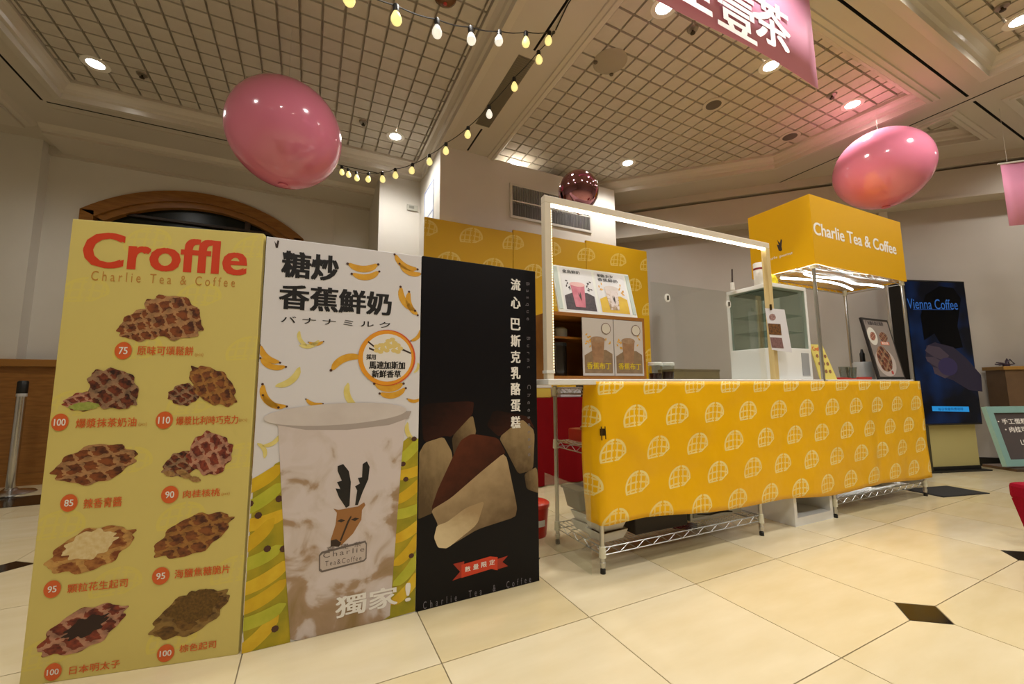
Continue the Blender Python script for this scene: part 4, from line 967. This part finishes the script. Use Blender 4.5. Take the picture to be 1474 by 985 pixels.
S.ell('pastry_picture', .275, .385, .07, .045, CR['choc'], 2, 20, .05, .1, True); S.raw('price_tag', [(.20, .31), (.34, .31), (.34, .34), (.20, .34)], orange, 3); S.text('限定款', .215, .337, .325, .313, white_ink, 4, .03, metric=True)
S.ell('seal', .245, .06, .018, .018, mat('print_seal', 'b8443c', .5), 4, 12, 0, 0, True)
for k, (px_, yb) in enumerate([(1216, .2), (1226, .25)]):
    u, v = on_b(px_, 540, yb); t = bthing('clear_cup', ('clear plastic cup standing behind the yellow menu card', 'clear plastic cup standing beside the pump canister')[k], 'cup', u, yb, .998, group='clear cups on the counter')
    MB().lathe([(.03, 0), (.04, .11), (.043, .115), (.041, .115), (.029, .004)], 18, cap=False).build('wall', clear_mat('cup_clear', 'e6eae8', .2), t, smooth=True)
    MB().lathe([(.001, 0), (.03, 0), (.03, .004), (.001, .004)], 18).build('base', clear_mat('cup_clear'), t)
u, v = on_b(1244, 540, .28); t = bthing('pump_canister', 'white canister with black pump beside the framed menu', 'bottle', u, .28, .998)
MB().lathe([(.075, 0), (.078, .006), (.078, .16), (.07, .17), (.001, .172)], 24).build('body', mat('canister_grey', 'b7b8b6', .35), t, smooth=True)
MB().lathe([(.02, .17), (.02, .25), (.014, .26), (.008, .29), (.001, .29)], 14).build('pump', black_p, t, smooth=True)
u, v = on_b(1238, 541, .05); t = bthing('red_tray', 'flat red tray on the counter in front of the canister', 'tray', u, .03, .998)
MB().box(-.09, .10, 0, .14, 0, .012).build('base', mat('tray_red', 'b23a2c', .4), t, bevel=.003); MB().box(-.10, .11, -.01, 0, .0, .022).build('rim', mat('tray_red'), t); MB().box(-.10, .11, .14, .15, 0, .022).build('rim', mat('tray_red'), t)
box_obj('handle', black_p, t, .11, .17, .06, .09, .008, .02)

# ---- things stored under the counter
tray_m = mat('paper_tray', 'd4cfc6', .55); food = mat('tray_food', 'a87d4e', .7, noise='8d6236', nscale=60)
def food_tray(x, y, z, rz, filled, lb):
    t = bthing('paper_tray', lb, 'tray', x, y, z, rz, 'paper trays under the counter')
    MB().add([(-.075, -.05, 0), (.075, -.05, 0), (.075, .05, 0), (-.075, .05, 0), (-.095, -.07, .05), (.095, -.07, .05), (.095, .07, .05), (-.095, .07, .05), (-.089, -.064, .05), (.089, -.064, .05), (.089, .064, .05), (-.089, .064, .05), (-.071, -.046, .004), (.071, -.046, .004), (.071, .046, .004), (-.071, .046, .004)],
             [(3, 2, 1, 0), (0, 1, 5, 4), (1, 2, 6, 5), (2, 3, 7, 6), (3, 0, 4, 7), (4, 5, 9, 8), (5, 6, 10, 9), (6, 7, 11, 10), (7, 4, 8, 11), (8, 9, 13, 12), (9, 10, 14, 13), (10, 11, 15, 14), (11, 8, 12, 15), (12, 13, 14, 15)]).build('tray', tray_m, t)
    if filled: MB().box(-.08, .08, -.055, .055, .02, .042).build('contents', food, t, bevel=.01)
SHZ = .131
for k, (x, y, z, rz, f_) in enumerate([(.105, .10, SHZ, .1, True), (.10, .10, SHZ + .052, .05, True), (.12, .27, SHZ, .2, False), (.12, .27, SHZ + .052, .15, True)]):
    food_tray(x, y, z, rz, f_, ('white paper tray of food under another tray by the rack post', 'white paper tray of food topmost by the rack post', 'empty white paper tray below the grey bin and another tray', 'white paper tray of food right under the grey bin')[k])
t = bthing('plastic_bin', 'dark grey plastic bin sitting on the paper trays', 'bin', .115, .32, SHZ + .104)
MB().add([(-.08, -.07, 0), (.08, -.07, 0), (.08, .07, 0), (-.08, .07, 0), (-.10, -.09, .11), (.10, -.09, .11), (.10, .09, .11), (-.10, .09, .11)], [(3, 2, 1, 0), (0, 1, 5, 4), (1, 2, 6, 5), (2, 3, 7, 6), (3, 0, 4, 7), (4, 5, 6, 7)]).build('body', mat('bin_grey', '4a4844', .5), t, bevel=.006)
MB().box(-.108, .108, -.098, .098, .108, .122).build('rim', mat('bin_grey'), t, bevel=.003)
t = bthing('storage_crate', 'dark brown storage crate on the low shelf', 'crate', .265, .05, SHZ)
MB().box(0, .40, 0, .34, 0, .20).build('body', mat('crate_brown', '241a13', .6), t, bevel=.008); MB().box(-.008, .408, -.008, .348, .20, .222).build('lid', mat('crate_lid', '2f241b', .5), t, bevel=.004)
MB().box(.13, .27, -.006, 0, .12, .15).build('handle', black_p, t)
t = bthing('microwave_oven', 'silver grey microwave oven on the low shelf', 'oven', .70, .06, SHZ)
MB().box(0, .46, 0, .34, .01, .28).build('body', mat('oven_silver', '9fa09c', .35, .5), t, bevel=.005); MB().box(.02, .33, -.006, 0, .03, .26).build('door', mat('oven_door', '6f716e', .2), t)
for z in (.08, .16): MB().tube([(.40, 0, z), (.40, -.018, z)], .017, 14).build('knob', black_p, t)
MB().tube([(.05, -.004, .05), (.15, -.012, .035), (.25, -.012, .04), (.35, -.012, .03)], .004, 6).build('cable', black_p, t)
t = bthing('white_cube_cabinet', 'white open cube cabinet on the floor between the racks', 'cabinet', 1.60, 0.0, 0)
cwid, cdep, chei = .445, .42, .42
MB().box(0, .03, 0, cdep, 0, chei).build('side', fr_m, t); MB().box(cwid - .03, cwid, 0, cdep, 0, chei).build('side', fr_m, t)
MB().box(.03, cwid - .03, 0, cdep, 0, .055).build('bottom', fr_m, t); MB().box(.03, cwid - .03, 0, cdep, chei - .03, chei).build('top', fr_m, t)
MB().box(.03, cwid - .03, cdep - .02, cdep, .055, chei - .03).build('back', fr_m, t)
t = bthing('blue_bag', 'folded blue bag on the bottom shelf of the tall rack', 'bag', 3.13, .08, SHZ)
MB().box(0, .22, 0, .28, 0, .16).build('body', mat('bag_blue', '1c2a72', .5), t, bevel=.03); MB().tube([(.05, .14, .15), (.06, .14, .21), (.15, .14, .21), (.16, .14, .15)], .006, 6).build('handle', mat('bag_blue'), t)
t = bthing('green_pouch', 'yellow green pouch on the bottom shelf of the tall rack', 'pouch', 2.35, .15, SHZ)
MB().box(0, .28, 0, .2, 0, .13).build('body', mat('pouch_green', '8a9412', .45), t, bevel=.03); MB().box(.05, .23, .08, .12, .12, .15).build('flap', mat('pouch_green'), t, bevel=.008)
t = bthing('grey_box', 'low dark grey carton on the bottom shelf of the tall rack', 'box', 2.72, .10, SHZ)
MB().box(0, .34, 0, .3, 0, .10).build('body', mat('carton_grey', '4c4e50', .5), t, bevel=.004); MB().box(.13, .2, -.002, .302, .0, .102).build('tape', mat('tape_tan', '9a8c6a', .3), t)
t = bthing('red_box', 'bright red plastic box on the middle shelf', 'box', .06, .20, .626)
MB().box(0, .30, 0, .2, 0, .075).build('body', mat('box_red', 'b8200c', .4), t, bevel=.008); MB().box(.03, .12, .03, .12, .07, .095).build('sweet_roll', mat('roll_tan', 'c9a070', .6), t, bevel=.012)
# clear sheet leaning against the left end of the rack
t = thing('acrylic_sheet', 'clear acrylic sheet standing against the rack end', 'screen', B(-.045, .03, 0), TH)
MB().add([(-.02, -.02, 0), (-.02, .47, 0), (-.014, .47, .42), (-.014, -.02, .42), (-.017, -.02, 0), (-.017, .47, 0), (-.011, .47, .42), (-.011, -.02, .42)], [(0, 1, 2, 3), (7, 6, 5, 4), (0, 4, 5, 1), (1, 5, 6, 2), (2, 6, 7, 3), (3, 7, 4, 0)]).build('sheet', clear_mat('clear_acrylic'), t)

# ================================================================== BEHIND THE COUNTER
back_y = mat('backdrop_yellow', 'c99a08', .5)
bd_m = waffle_mat('backdrop_print', 'c89b06', 'e3cf7a', .52, .315, .135, .10, .27, 2.32, .5, .6, 'OBJ')
for k, lb in enumerate(['yellow waffle print backdrop board nearest the white column', 'yellow waffle print backdrop board below the air grille', 'yellow waffle print backdrop board nearest the diagonal grey wall']):
    x0 = 1.02 + k * 1.045; t = thing('backdrop_board', lb, 'backdrop', (x0, 4.13, 0), 0, 'yellow backdrop boards')
    MB().box(0, 1.04, 0, .03, 0, 2.76 + .035 * k).build('panel', bd_m, t, bevel=.003)
t = thing('red_draped_table', 'long table under a dark red cloth behind the counter', 'table', (1.75, 3.54, 0))
rc = mat('red_cloth', '6e060c', .9, spec=.1)
mb = MB(); n = 60
for k in range(n + 1):
    x = 2.3 * k / n; y = -.012 * (1 + math.sin(k * 1.1)); mb.v += [(x, y - .02, .01), (x, y * .3, .84)]
mb.f = [(2 * k, 2 * k + 2, 2 * k + 3, 2 * k + 1) for k in range(n)]
mb.build('front_drape', rc, t, smooth=True); MB().box(0, 2.3, 0, .48, .82, .845).build('top_drape', rc, t); MB().box(0, .01, 0, .48, 0.01, .82).box(2.29, 2.3, 0, .48, .01, .82).build('side_drape', rc, t)
for i, (x, y, w_, d_, h_, c_, lb) in enumerate([(1.95, 3.65, .30, .24, .12, 'c9b04a', 'yellow carton on the red draped table'), (2.35, 3.62, .26, .2, .10, 'b9bab8', 'silver tub on the red draped table'), (2.68, 3.66, .16, .16, .16, '1e1c1b', 'black tin on the red draped table')]):
    t = thing('storage_tub', lb, 'container', (x, y, .846))
    MB().box(0, w_, 0, d_, 0, h_).build('body', mat('tub_' + c_, c_, .4), t, bevel=.008); MB().box(-.005, w_ + .005, -.005, d_ + .005, h_ - .02, h_ + .008).build('lid', mat('tub_lid', 'cfcbbf', .4), t, bevel=.003)
t = thing('red_bucket', 'red plastic bucket with lid on the floor behind the boards', 'bucket', (1.352, 2.43, 0))
MB().lathe([(.075, 0), (.08, .01), (.095, .19), (.096, .20), (.001, .20)], 26).build('body', mat('bucket_red', 'c0200f', .35), t, smooth=True); MB().lathe([(.101, .185), (.101, .207), (.09, .215), (.001, .215)], 26).build('lid', mat('bucket_lid', 'd23a26', .3), t, smooth=True)
lb_ = MB()
for k in range(5): a = R(258 + k * 8); lb_.v += [(.091 * math.cos(a), .091 * math.sin(a), .075), (.0935 * math.cos(a), .0935 * math.sin(a), .115)]
lb_.f = [(2 * k, 2 * k + 2, 2 * k + 3, 2 * k + 1) for k in range(4)]; lb_.build('sticker', white_p, t)

# ---- video kiosk
kx, ky, krz = 6.000, 2.099, math.atan2(1.842 - 2.099, 6.785 - 5.998)
t = thing('video_kiosk', 'tall black video kiosk with a dark blue coffee screen', 'screen', (kx, ky, 0), krz)
kw, kz0, kz1 = .835, .505, 2.145
MB().box(0, kw, 0, .17, kz0, kz1).build('cabinet', mat('kiosk_black', '0b0b0d', .3), t, bevel=.006)
MB().box(.0, .14, .02, .15, .012, kz0).build('leg', mat('kiosk_leg', '3a3520', .4), t); MB().box(.14, kw - .02, .06, .12, .05, kz0).build('lower_panel', mat('kiosk_cream', 'b8ad72', .5), t); MB().box(.14, kw - .02, .05, .13, .012, .05).build('kick_strip', black_p, t)
MB().box(-.02, kw + .02, -.02, .20, 0, .012).build('base_plate', black_p, t)
def screen_mat():
    m = bpy.data.materials.new('kiosk_screen'); m.use_nodes = True; nt = m.node_tree; b = nt.nodes['Principled BSDF']
    b.inputs['Base Color'].default_value = (.004, .005, .008, 1); b.inputs['Roughness'].default_value = .06; b.inputs['Specular IOR Level'].default_value = .12
    tc = nt.nodes.new('ShaderNodeTexCoord'); nz = nt.nodes.new('ShaderNodeTexNoise'); nz.inputs['Scale'].default_value = 2.2; nz.inputs['Detail'].default_value = 2
    nt.links.new(tc.outputs['Object'], nz.inputs['Vector']); rp = nt.nodes.new('ShaderNodeValToRGB')
    rp.color_ramp.elements[0].position = .42; rp.color_ramp.elements[0].color = (.001, .002, .006, 1)
    rp.color_ramp.elements[1].position = .72; rp.color_ramp.elements[1].color = (.006, .04, .16, 1)
    nt.links.new(nz.outputs[0], rp.inputs[0]); nt.links.new(rp.outputs[0], b.inputs['Emission Color']); b.inputs['Emission Strength'].default_value = .4
    return m
MATS['kiosk_screen'] = screen_mat()
MB().box(.015, kw - .015, -.003, 0, kz0 + .02, kz1 - .02).build('screen_glass', MATS['kiosk_screen'], t)
S = Sheet(t, -.003)
lcd = lambda n, c, e: mat(n, '030406', .3, emit=e, ecol=c, spec=.08)
S.text('Vienna Coffee', 1306, 430, 1378, 446, lcd('screen_text', '3f78c8', .6), 3); S.raw('text_rule', [S.loc(1314, 445), S.loc(1371, 445.5), S.loc(1371, 446.3), S.loc(1314, 446)], lcd('screen_rule', '2a4f90', .6), 3)
hm = lcd('screen_hand', '3c343f', .5); hm2 = lcd('screen_hand_bright', '5a4a50', .5)
S.poly('hand_picture', [(1333, 498), (1345, 493), (1372, 500), (1390, 515), (1412, 540), (1414, 564), (1395, 562), (1372, 548), (1350, 540), (1342, 528), (1332, 515)], hm, 3)
for q in ([(1331, 505), (1336, 497), (1352, 500), (1366, 512), (1360, 520), (1344, 514)], [(1332, 514), (1344, 514), (1362, 524), (1366, 534), (1350, 530), (1334, 520)], [(1342, 528), (1356, 532), (1368, 540), (1360, 545), (1345, 538)]): S.poly('finger_picture', q, hm2, 4)
S.ell('cup_picture', 1364, 528, 14, 13, lcd('screen_cup', '5a4c70', .3), 5, 20)
S.poly('barista_picture', [(1332, 425), (1352, 412), (1372, 415), (1383, 430), (1378, 470), (1386, 500), (1360, 505), (1345, 480), (1330, 490), (1325, 455)], lcd('screen_figure', '04060c', .2), 2)
S.poly('caption_bar', [(1341, 585), (1394, 585.5), (1395, 593), (1342, 592)], lcd('screen_bar', '2f9ae0', .8), 4); S.text('每日限量供應咖啡', 1350, 586.5, 1386, 591.5, lcd('screen_bar_text', '0a3a78', .5), 5)
# dark floor mat before the kiosk
t = thing('floor_mat', 'dark grey rubber mat on the tiles before the kiosk', 'mat', (0, 0, 0))
mp_ = [on_z(x, y, 0) for x, y in ((1338, 700), (1425, 711), (1358, 716.5), (1330, 711))]
mp_[0] = mp_[1] + (mp_[3] - mp_[2]) * 2.2; mp_[3] = mp_[2] + (mp_[3] - mp_[2]) * 2.2
MB().prism([(p.x, p.y) for p in mp_], 0.0, .006).build('rubber', mat('mat_rubber', '252422', .8, bump=.4, nscale=200), t)
c0_ = sum((Vector((p.x, p.y)) for p in mp_), Vector((0, 0))) / 4
MB().prism([tuple(c0_ + (Vector((p.x, p.y)) - c0_) * .94) for p in mp_], .006, .008).build('raised_field', mat('mat_field', '2d2c29', .8, bump=.6, nscale=300), t)
# reception desk by the diagonal wall
t = thing('reception_desk', 'brown counter-height desk against the diagonal wall', 'desk', (6.92, 1.66, 0), R(-45))
MB().box(0, 1.5, 0, .32, 1.11, 1.15).build('top', mat('desk_top', '9c7434', .4), t, bevel=.004); MB().box(.02, 1.5, .02, .3, .58, 1.11).build('apron', mat('desk_brown', '6a5138', .5, noise='5f4730', nscale=8), t)
for x in (.06, 1.4): MB().box(x, x + .07, .04, .11, 0, .58).build('leg', mat('desk_leg', '1f1712', .5), t)
MB().box(.13, 1.5, .1, .3, 0.0, .58).build('back_panel', mat('desk_back', '5a4426', .5), t)
for (x, lb, c_) in ((.10, 'dark ribbon bow lying on the reception desk', '3a2a35'),):
    t = thing('ribbon_bow', lb, 'ribbon', tuple(Vector((6.92, 1.66, 1.15)) + Matrix.Rotation(R(-45), 3, 'Z') @ Vector((x, .12, 0))), R(-45))
    for a in range(5): MB().tube([(0, 0, .03), (.05 * math.cos(a * 1.3), .02, .05 + .035 * math.sin(a * 1.7 + 1)), (.09 * math.cos(a * 1.3), .03, .03 + .02 * (a % 2)), (.01, .01, .02)], .008, 6).build('loop', mat('bow_dark', c_, .5), t, smooth=True)
    MB().lathe([(.001, 0), (.03, 0), (.03, .03), (.001, .04)], 10).build('knot', mat('bow_dark'), t)
t = thing('flat_black_box', 'flat black box lying on the reception desk', 'box', tuple(Vector((6.92, 1.66, 1.15)) + Matrix.Rotation(R(-45), 3, 'Z') @ Vector((.36, .10, 0))), R(-45))
box_obj('body', black_p, t, 0, .26, 0, .16, 0, .035, bevel=.004); box_obj('lid', mat('box_lid_black', '1e1c1b', .4), t, -.004, .264, -.004, .164, .03, .045, bevel=.003)
t = thing('paper_stack', 'loose white papers on the reception desk', 'papers', tuple(Vector((6.92, 1.66, 1.15)) + Matrix.Rotation(R(-45), 3, 'Z') @ Vector((.66, .05, 0))), R(-45))
for k in range(4): MB().box(0, .22, 0, .2, .006 * k, .006 * k + .005).build('paper', mat('paper_white'), t, rz=.06 * k)
# teal framed chalk menu on an easel
def at_depth(x, y, zd): d = ray(x, y); return CAM + d * (zd / FPX)
P0 = at_depth(1450, 672, 2.45)
t = thing('chalk_menu', 'teal framed chalk menu sign leaning on a small easel', 'sign', tuple(P0), R(-22)); t.rotation_euler = (R(-11), 0, R(-22))
sw_, sh_ = .62, .36
mb = MB().box(0, sw_, 0, .025, 0, .04).box(0, sw_, 0, .025, sh_ - .04, sh_).box(0, .04, 0, .025, .04, sh_ - .04).box(sw_ - .04, sw_, 0, .025, .04, sh_ - .04)
mb.build('frame', mat('teal_frame', '7fa6a0', .45), t); MB().box(.04, sw_ - .04, .008, .02, .04, sh_ - .04).build('slate', mat('slate', '4a4344', .6), t)
bpy.context.view_layer.update(); S = Sheet(t, .008)
for s_, x0, z1, x1, z0 in [('・手工蛋糕組', .055, .285, .30, .25), ('・肉桂可可蛋糕', .085, .235, .36, .20), ('LIMITED', .16, .155, .30, .125), ('午茶', .19, .11, .28, .08)]: S.text(s_, x0, z1, x1, z0, white_ink, 2, .02, metric=True)
t2 = thing('sign_easel', 'dark wooden easel stand under the chalk menu', 'easel', (P0.x, P0.y, 0), R(-22))
zz = P0.z
for x in (.16, .50): MB().tube([(x, .02, 0), (x, .02, zz - .026)], .014, 8).build('leg', mat('easel_wood', '3b2a1a', .6), t2)
MB().tube([(.45, .16, 0), (.45, .11, zz - .04)], .014, 8).build('leg', mat('easel_wood'), t2); MB().box(.02, .58, -.03, .14, zz - .026, zz - .010).build('ledge', mat('easel_wood'), t2)
# red upholstered stool at the edge of the picture
P1 = on_z(1457, 694, .46); q = Vector((P1.x, P1.y, 0))
t = thing('red_stool', 'red upholstered stool with a tapered skirt', 'stool', (q.x + .0, q.y + .01, 0), R(-24))
red_f = mat('stool_red', '860b22', .85, spec=.1, bump=.2, nscale=150)
MB().add([(.05, -.40, .03), (.40, -.40, .03), (.40, -.05, .03), (.05, -.05, .03), (0, -.45, .38), (.45, -.45, .38), (.45, 0, .38), (0, 0, .38)], [(3, 2, 1, 0), (4, 5, 6, 7), (0, 1, 5, 4), (1, 2, 6, 5), (2, 3, 7, 6), (3, 0, 4, 7)]).build('skirt', red_f, t)
MB().box(-.008, .458, -.458, .008, .375, .46).build('cushion', red_f, t, bevel=.02)
for (x, y) in ((.09, -.36), (.36, -.36), (.09, -.09), (.36, -.09)): MB().lathe([(.018, 0), (.02, .035), (.001, .036)], 10, (x, y, 0)).build('foot', black_p, t)

# ---- crowd barrier post at the far left
t = thing('barrier_post', 'chrome crowd barrier post standing before the oak wainscot', 'post', (-2.45, 5.57, 0))
MB().lathe([(.17, 0), (.172, .012), (.16, .024), (.06, .04), (.04, .06), (.001, .06)], 32).build('base', chrome, t, smooth=True); MB().tube([(0, 0, .05), (0, 0, .93)], .034, 20).build('tube', chrome, t, smooth=True)
MB().lathe([(.036, .93), (.038, .935), (.038, 1.04), (.03, 1.05), (.001, 1.05)], 20).build('head', black_p, t, smooth=True); MB().lathe([(.036, .90), (.037, .905), (.037, .925), (.036, .93)], 20, cap=False).build('collar', mat('collar_white', 'b9b7b2', .3), t, smooth=True)

# ================================================================== HANGING THINGS
pink = mat('balloon_pink', 'e3829f', .14, spec=.6, coat=.4)
def balloon(name, label, P, D, m, top_z, stretch=1.0, squash=1.06):
    t = thing(name, label, 'balloon', tuple(P))
    prof = []; n = 28
    for k in range(n + 1):
        a = math.pi * k / n; r = math.sin(a) * D / 2; z = math.cos(a) * D / 2 * squash
        if z < 0: r *= (1 - .06 * (z / D * 2) ** 2)
        prof.append((max(r, .0005), -z))
    MB().lathe([(r, -z) for r, z in prof], 40).build('skin', m, t, smooth=True)
    zb = -D / 2 * squash
    MB().lathe([(.010 * D / .3, zb + .012), (.014 * D / .3, zb - .012), (.006, zb - .018), (.001, zb - .018)], 14).build('knot', m, t, smooth=True)
    if top_z: MB().tube([(0, 0, D / 2 * squash - .01), (0, 0, top_z - P[2])], .0012, 4).build('line', mat('nylon_line', 'cfcabf', .4), t)
    return t
balloon('pink_balloon', 'big glossy pink balloon hanging above the croffle board', (-.245, 3.41, 2.90), .80, pink, HT + .0, 1, 1.0)
balloon('pink_balloon', 'big glossy pink balloon hanging above the canopy sign', (5.10, 1.85, 3.12), .80, pink, HT + .0, 1, .98)
cb_u, cb_v = on_b(831, 274, .10)
t = balloon('chrome_balloon', 'small rose chrome balloon sitting on the lit frame', B(cb_u, .09, 2.10), .235, mat('rose_chrome', 'a0707c', .08, 1.0), None, 1, 1.05)
MB().tube([(0, 0, -.125), (0, -.05, -.14), (0, -.07, -.15)], .002, 5).build('ribbon', mat('rose_chrome'), t)
# pink banners
ban_m = mat('banner_pink', 'eda0c0', .6, spec=.2)
t = thing('pink_banner', 'pink fabric banner with white characters hanging from the beam', 'banner', (1.05, 1.33, 0))
x1_ = on_plane(1180, 127, (0, 1.33, 0), (0, 1, 0)); zb0 = x1_.z
mb = MB(); nx = 20
wB = x1_.x - 1.05
for k in range(nx + 1):
    f = k / nx; x = wB * f; mb.v += [(x, .012 * math.sin(f * 7), zb0), (x - .01 * f, .012 * math.sin(f * 7), HB - .012)]
mb.f = [(2 * k, 2 * k + 2, 2 * k + 3, 2 * k + 1) for k in range(nx)]
o = mb.build('fabric', ban_m, t, smooth=True); o.modifiers.new('thickness', 'SOLIDIFY').thickness = .002
MB().tube([(0, 0, HB - .012), (wB, 0, HB - .012)], .010, 8).build('rod', white_p, t)
S = Sheet(t, -.016)
for ch, x0, y0, x1, y1 in [('壹', 1032, -14, 1086, 44), ('茶', 1084, -4, 1136, 71), ('里', 968, -68, 1022, 10)]:
    (ua, _), (ub, _) = S.loc(x0, (y0 + y1) / 2), S.loc(x1, (y0 + y1) / 2); v = S.loc((x0 + x1) / 2, (y0 + y1) / 2)[1]
    S.text(ch, ua, v + .155, ub, v - .155, white_ink, 2, .025, metric=True)
bp0 = on_plane(1440, 236, (6.0, 1.25, 0), (1, 1, 0)); bp1 = on_plane(1455, 325, (6.0, 1.25, 0), (1, 1, 0))
t = thing('pink_banner', 'pink fabric banner with white character hanging before the diagonal wall', 'banner', (bp0.x, bp0.y, bp1.z), R(-45))
hB = bp0.z - bp1.z; mb = MB()
for k in range(13):
    f = k / 12; mb.v += [(.9 * f, .012 * math.sin(f * 6), 0), (.9 * f, .012 * math.sin(f * 6), hB)]
mb.f = [(2 * k, 2 * k + 2, 2 * k + 3, 2 * k + 1) for k in range(12)]
o = mb.build('fabric', ban_m, t, smooth=True); o.modifiers.new('thickness', 'SOLIDIFY').thickness = .002
MB().tube([(-.02, 0, hB), (.92, 0, hB)], .009, 8).build('rod', white_p, t)
for x in (.05, .85): MB().tube([(x, 0, hB), (x, 0, HB - .032 - bp1.z)], .0015, 4).build('line', mat('nylon_line'), t)
S = Sheet(t, -.016); S.text('厚', .13, hB * .66, .40, hB * .24, white_ink, 2, .02, metric=True); S.text('里', .50, hB * .66, .76, hB * .24, white_ink, 2, .02, metric=True)

# string lights: bulbs hang from a black cable; plan positions interpolated between the fixing points
cable_m = mat('cable_black', '14110f', .5); warm = mat('bulb_warm', 'f7ecb0', .35, emit=1.0, ecol='f5e28c'); cool = mat('bulb_white', 'efeee6', .35, emit=.75, ecol='f6f2e2')
bulb_prof = [(.001, -.108), (.012, -.106), (.022, -.098), (.028, -.084), (.027, -.07), (.020, -.052), (.014, -.042), (.013, -.034)]
bw = MB().lathe(bulb_prof, 14).mesh('bulb', warm, True); bc = MB().lathe(bulb_prof, 14).mesh('bulb', cool, True)
skt = MB().lathe([(.008, 0.006), (.014, .002), (.017, -.004), (.016, -.038), (.001, -.038)], 10).mesh('socket', cable_m, True)
A_ = on_z(797, 46, HB)
def strand(label, px_list, far_xy, extra_start=None, extra_end=None):
    t = thing('string_lights', label, 'string lights', (A_.x, A_.y, HB - .01))
    n = Vector((far_xy[1] - A_.y, -(far_xy[0] - A_.x), 0))
    pts = []
    for (x, y, k) in px_list:
        P = on_plane(x, y, A_, n); pts.append(P - Vector((A_.x, A_.y, HB - .01)))
    path = ([Vector((0, 0, 0))] if extra_start else []) + pts + ([extra_end - Vector((A_.x, A_.y, HB - .01))] if extra_end else [])
    # smooth cable with a slight dip between sockets
    cab = []
    for a, b in zip(path, path[1:]):
        for k in range(4):
            f = k / 4; p = a.lerp(b, f); p = p + Vector((0, 0, -.012 * math.sin(math.pi * f))); cab.append(p)
    cab.append(path[-1])
    MB().tube([tuple(p) for p in cab], .0035, 5).build('cable', cable_m, t)
    MB().lathe([(.012, .012), (.012, 0), (.004, -.006), (.001, -.006)], 10).build('ceiling_hook', mat('hook_metal'), t)
    for (x, y, k), p in zip(px_list, pts):
        s_ = link('socket', skt, t, tuple(p)); s_.rotation_euler = (random.uniform(-.12, .12), random.uniform(-.12, .12), 0)
        link('bulb', bw if k else bc, s_)
s1 = [(791, 46, 1), (757, 46, 1), (719, 45, 0), (677, 39, 0), (629, 28, 0), (570, 8, 1), (500, -22, 1)]
strand('string of cream bulbs running from the beam towards the camera', s1, (.10, 1.86), True)
s2 = [(775, 74, 1), (740, 112, 1), (704, 152, 0), (674, 183, 1), (642, 206, 1), (618, 223, 1), (594, 236, 1), (569, 243, 1), (550, 248, 1), (531, 249, 1), (513, 247, 1), (501, 243, 1), (492, 239, 1)]
E2 = on_plane(470, 228, A_, Vector((5.06 - A_.y, -(.15 - A_.x), 0)))
strand('string of yellow bulbs sagging below the vent towards the column', s2, (.15, 5.06), True, E2)
# cable run along the beam slot to the fixing point
t = thing('feed_cable', 'black feed cable running along the beam slot', 'cable', (0, 0, 0))
MB().tube([(1.535, 1.5, HB - .008), (1.54, 1.9, HB - .008), (1.55, 2.2, HB - .010), (A_.x, A_.y - .03, HB - .008)], .005, 6).build('cable', cable_m, t)
MB().lathe([(.012, .0), (.012, -.012), (.001, -.012)], 8, (1.54, 1.9, HB)).build('clip', cable_m, t)
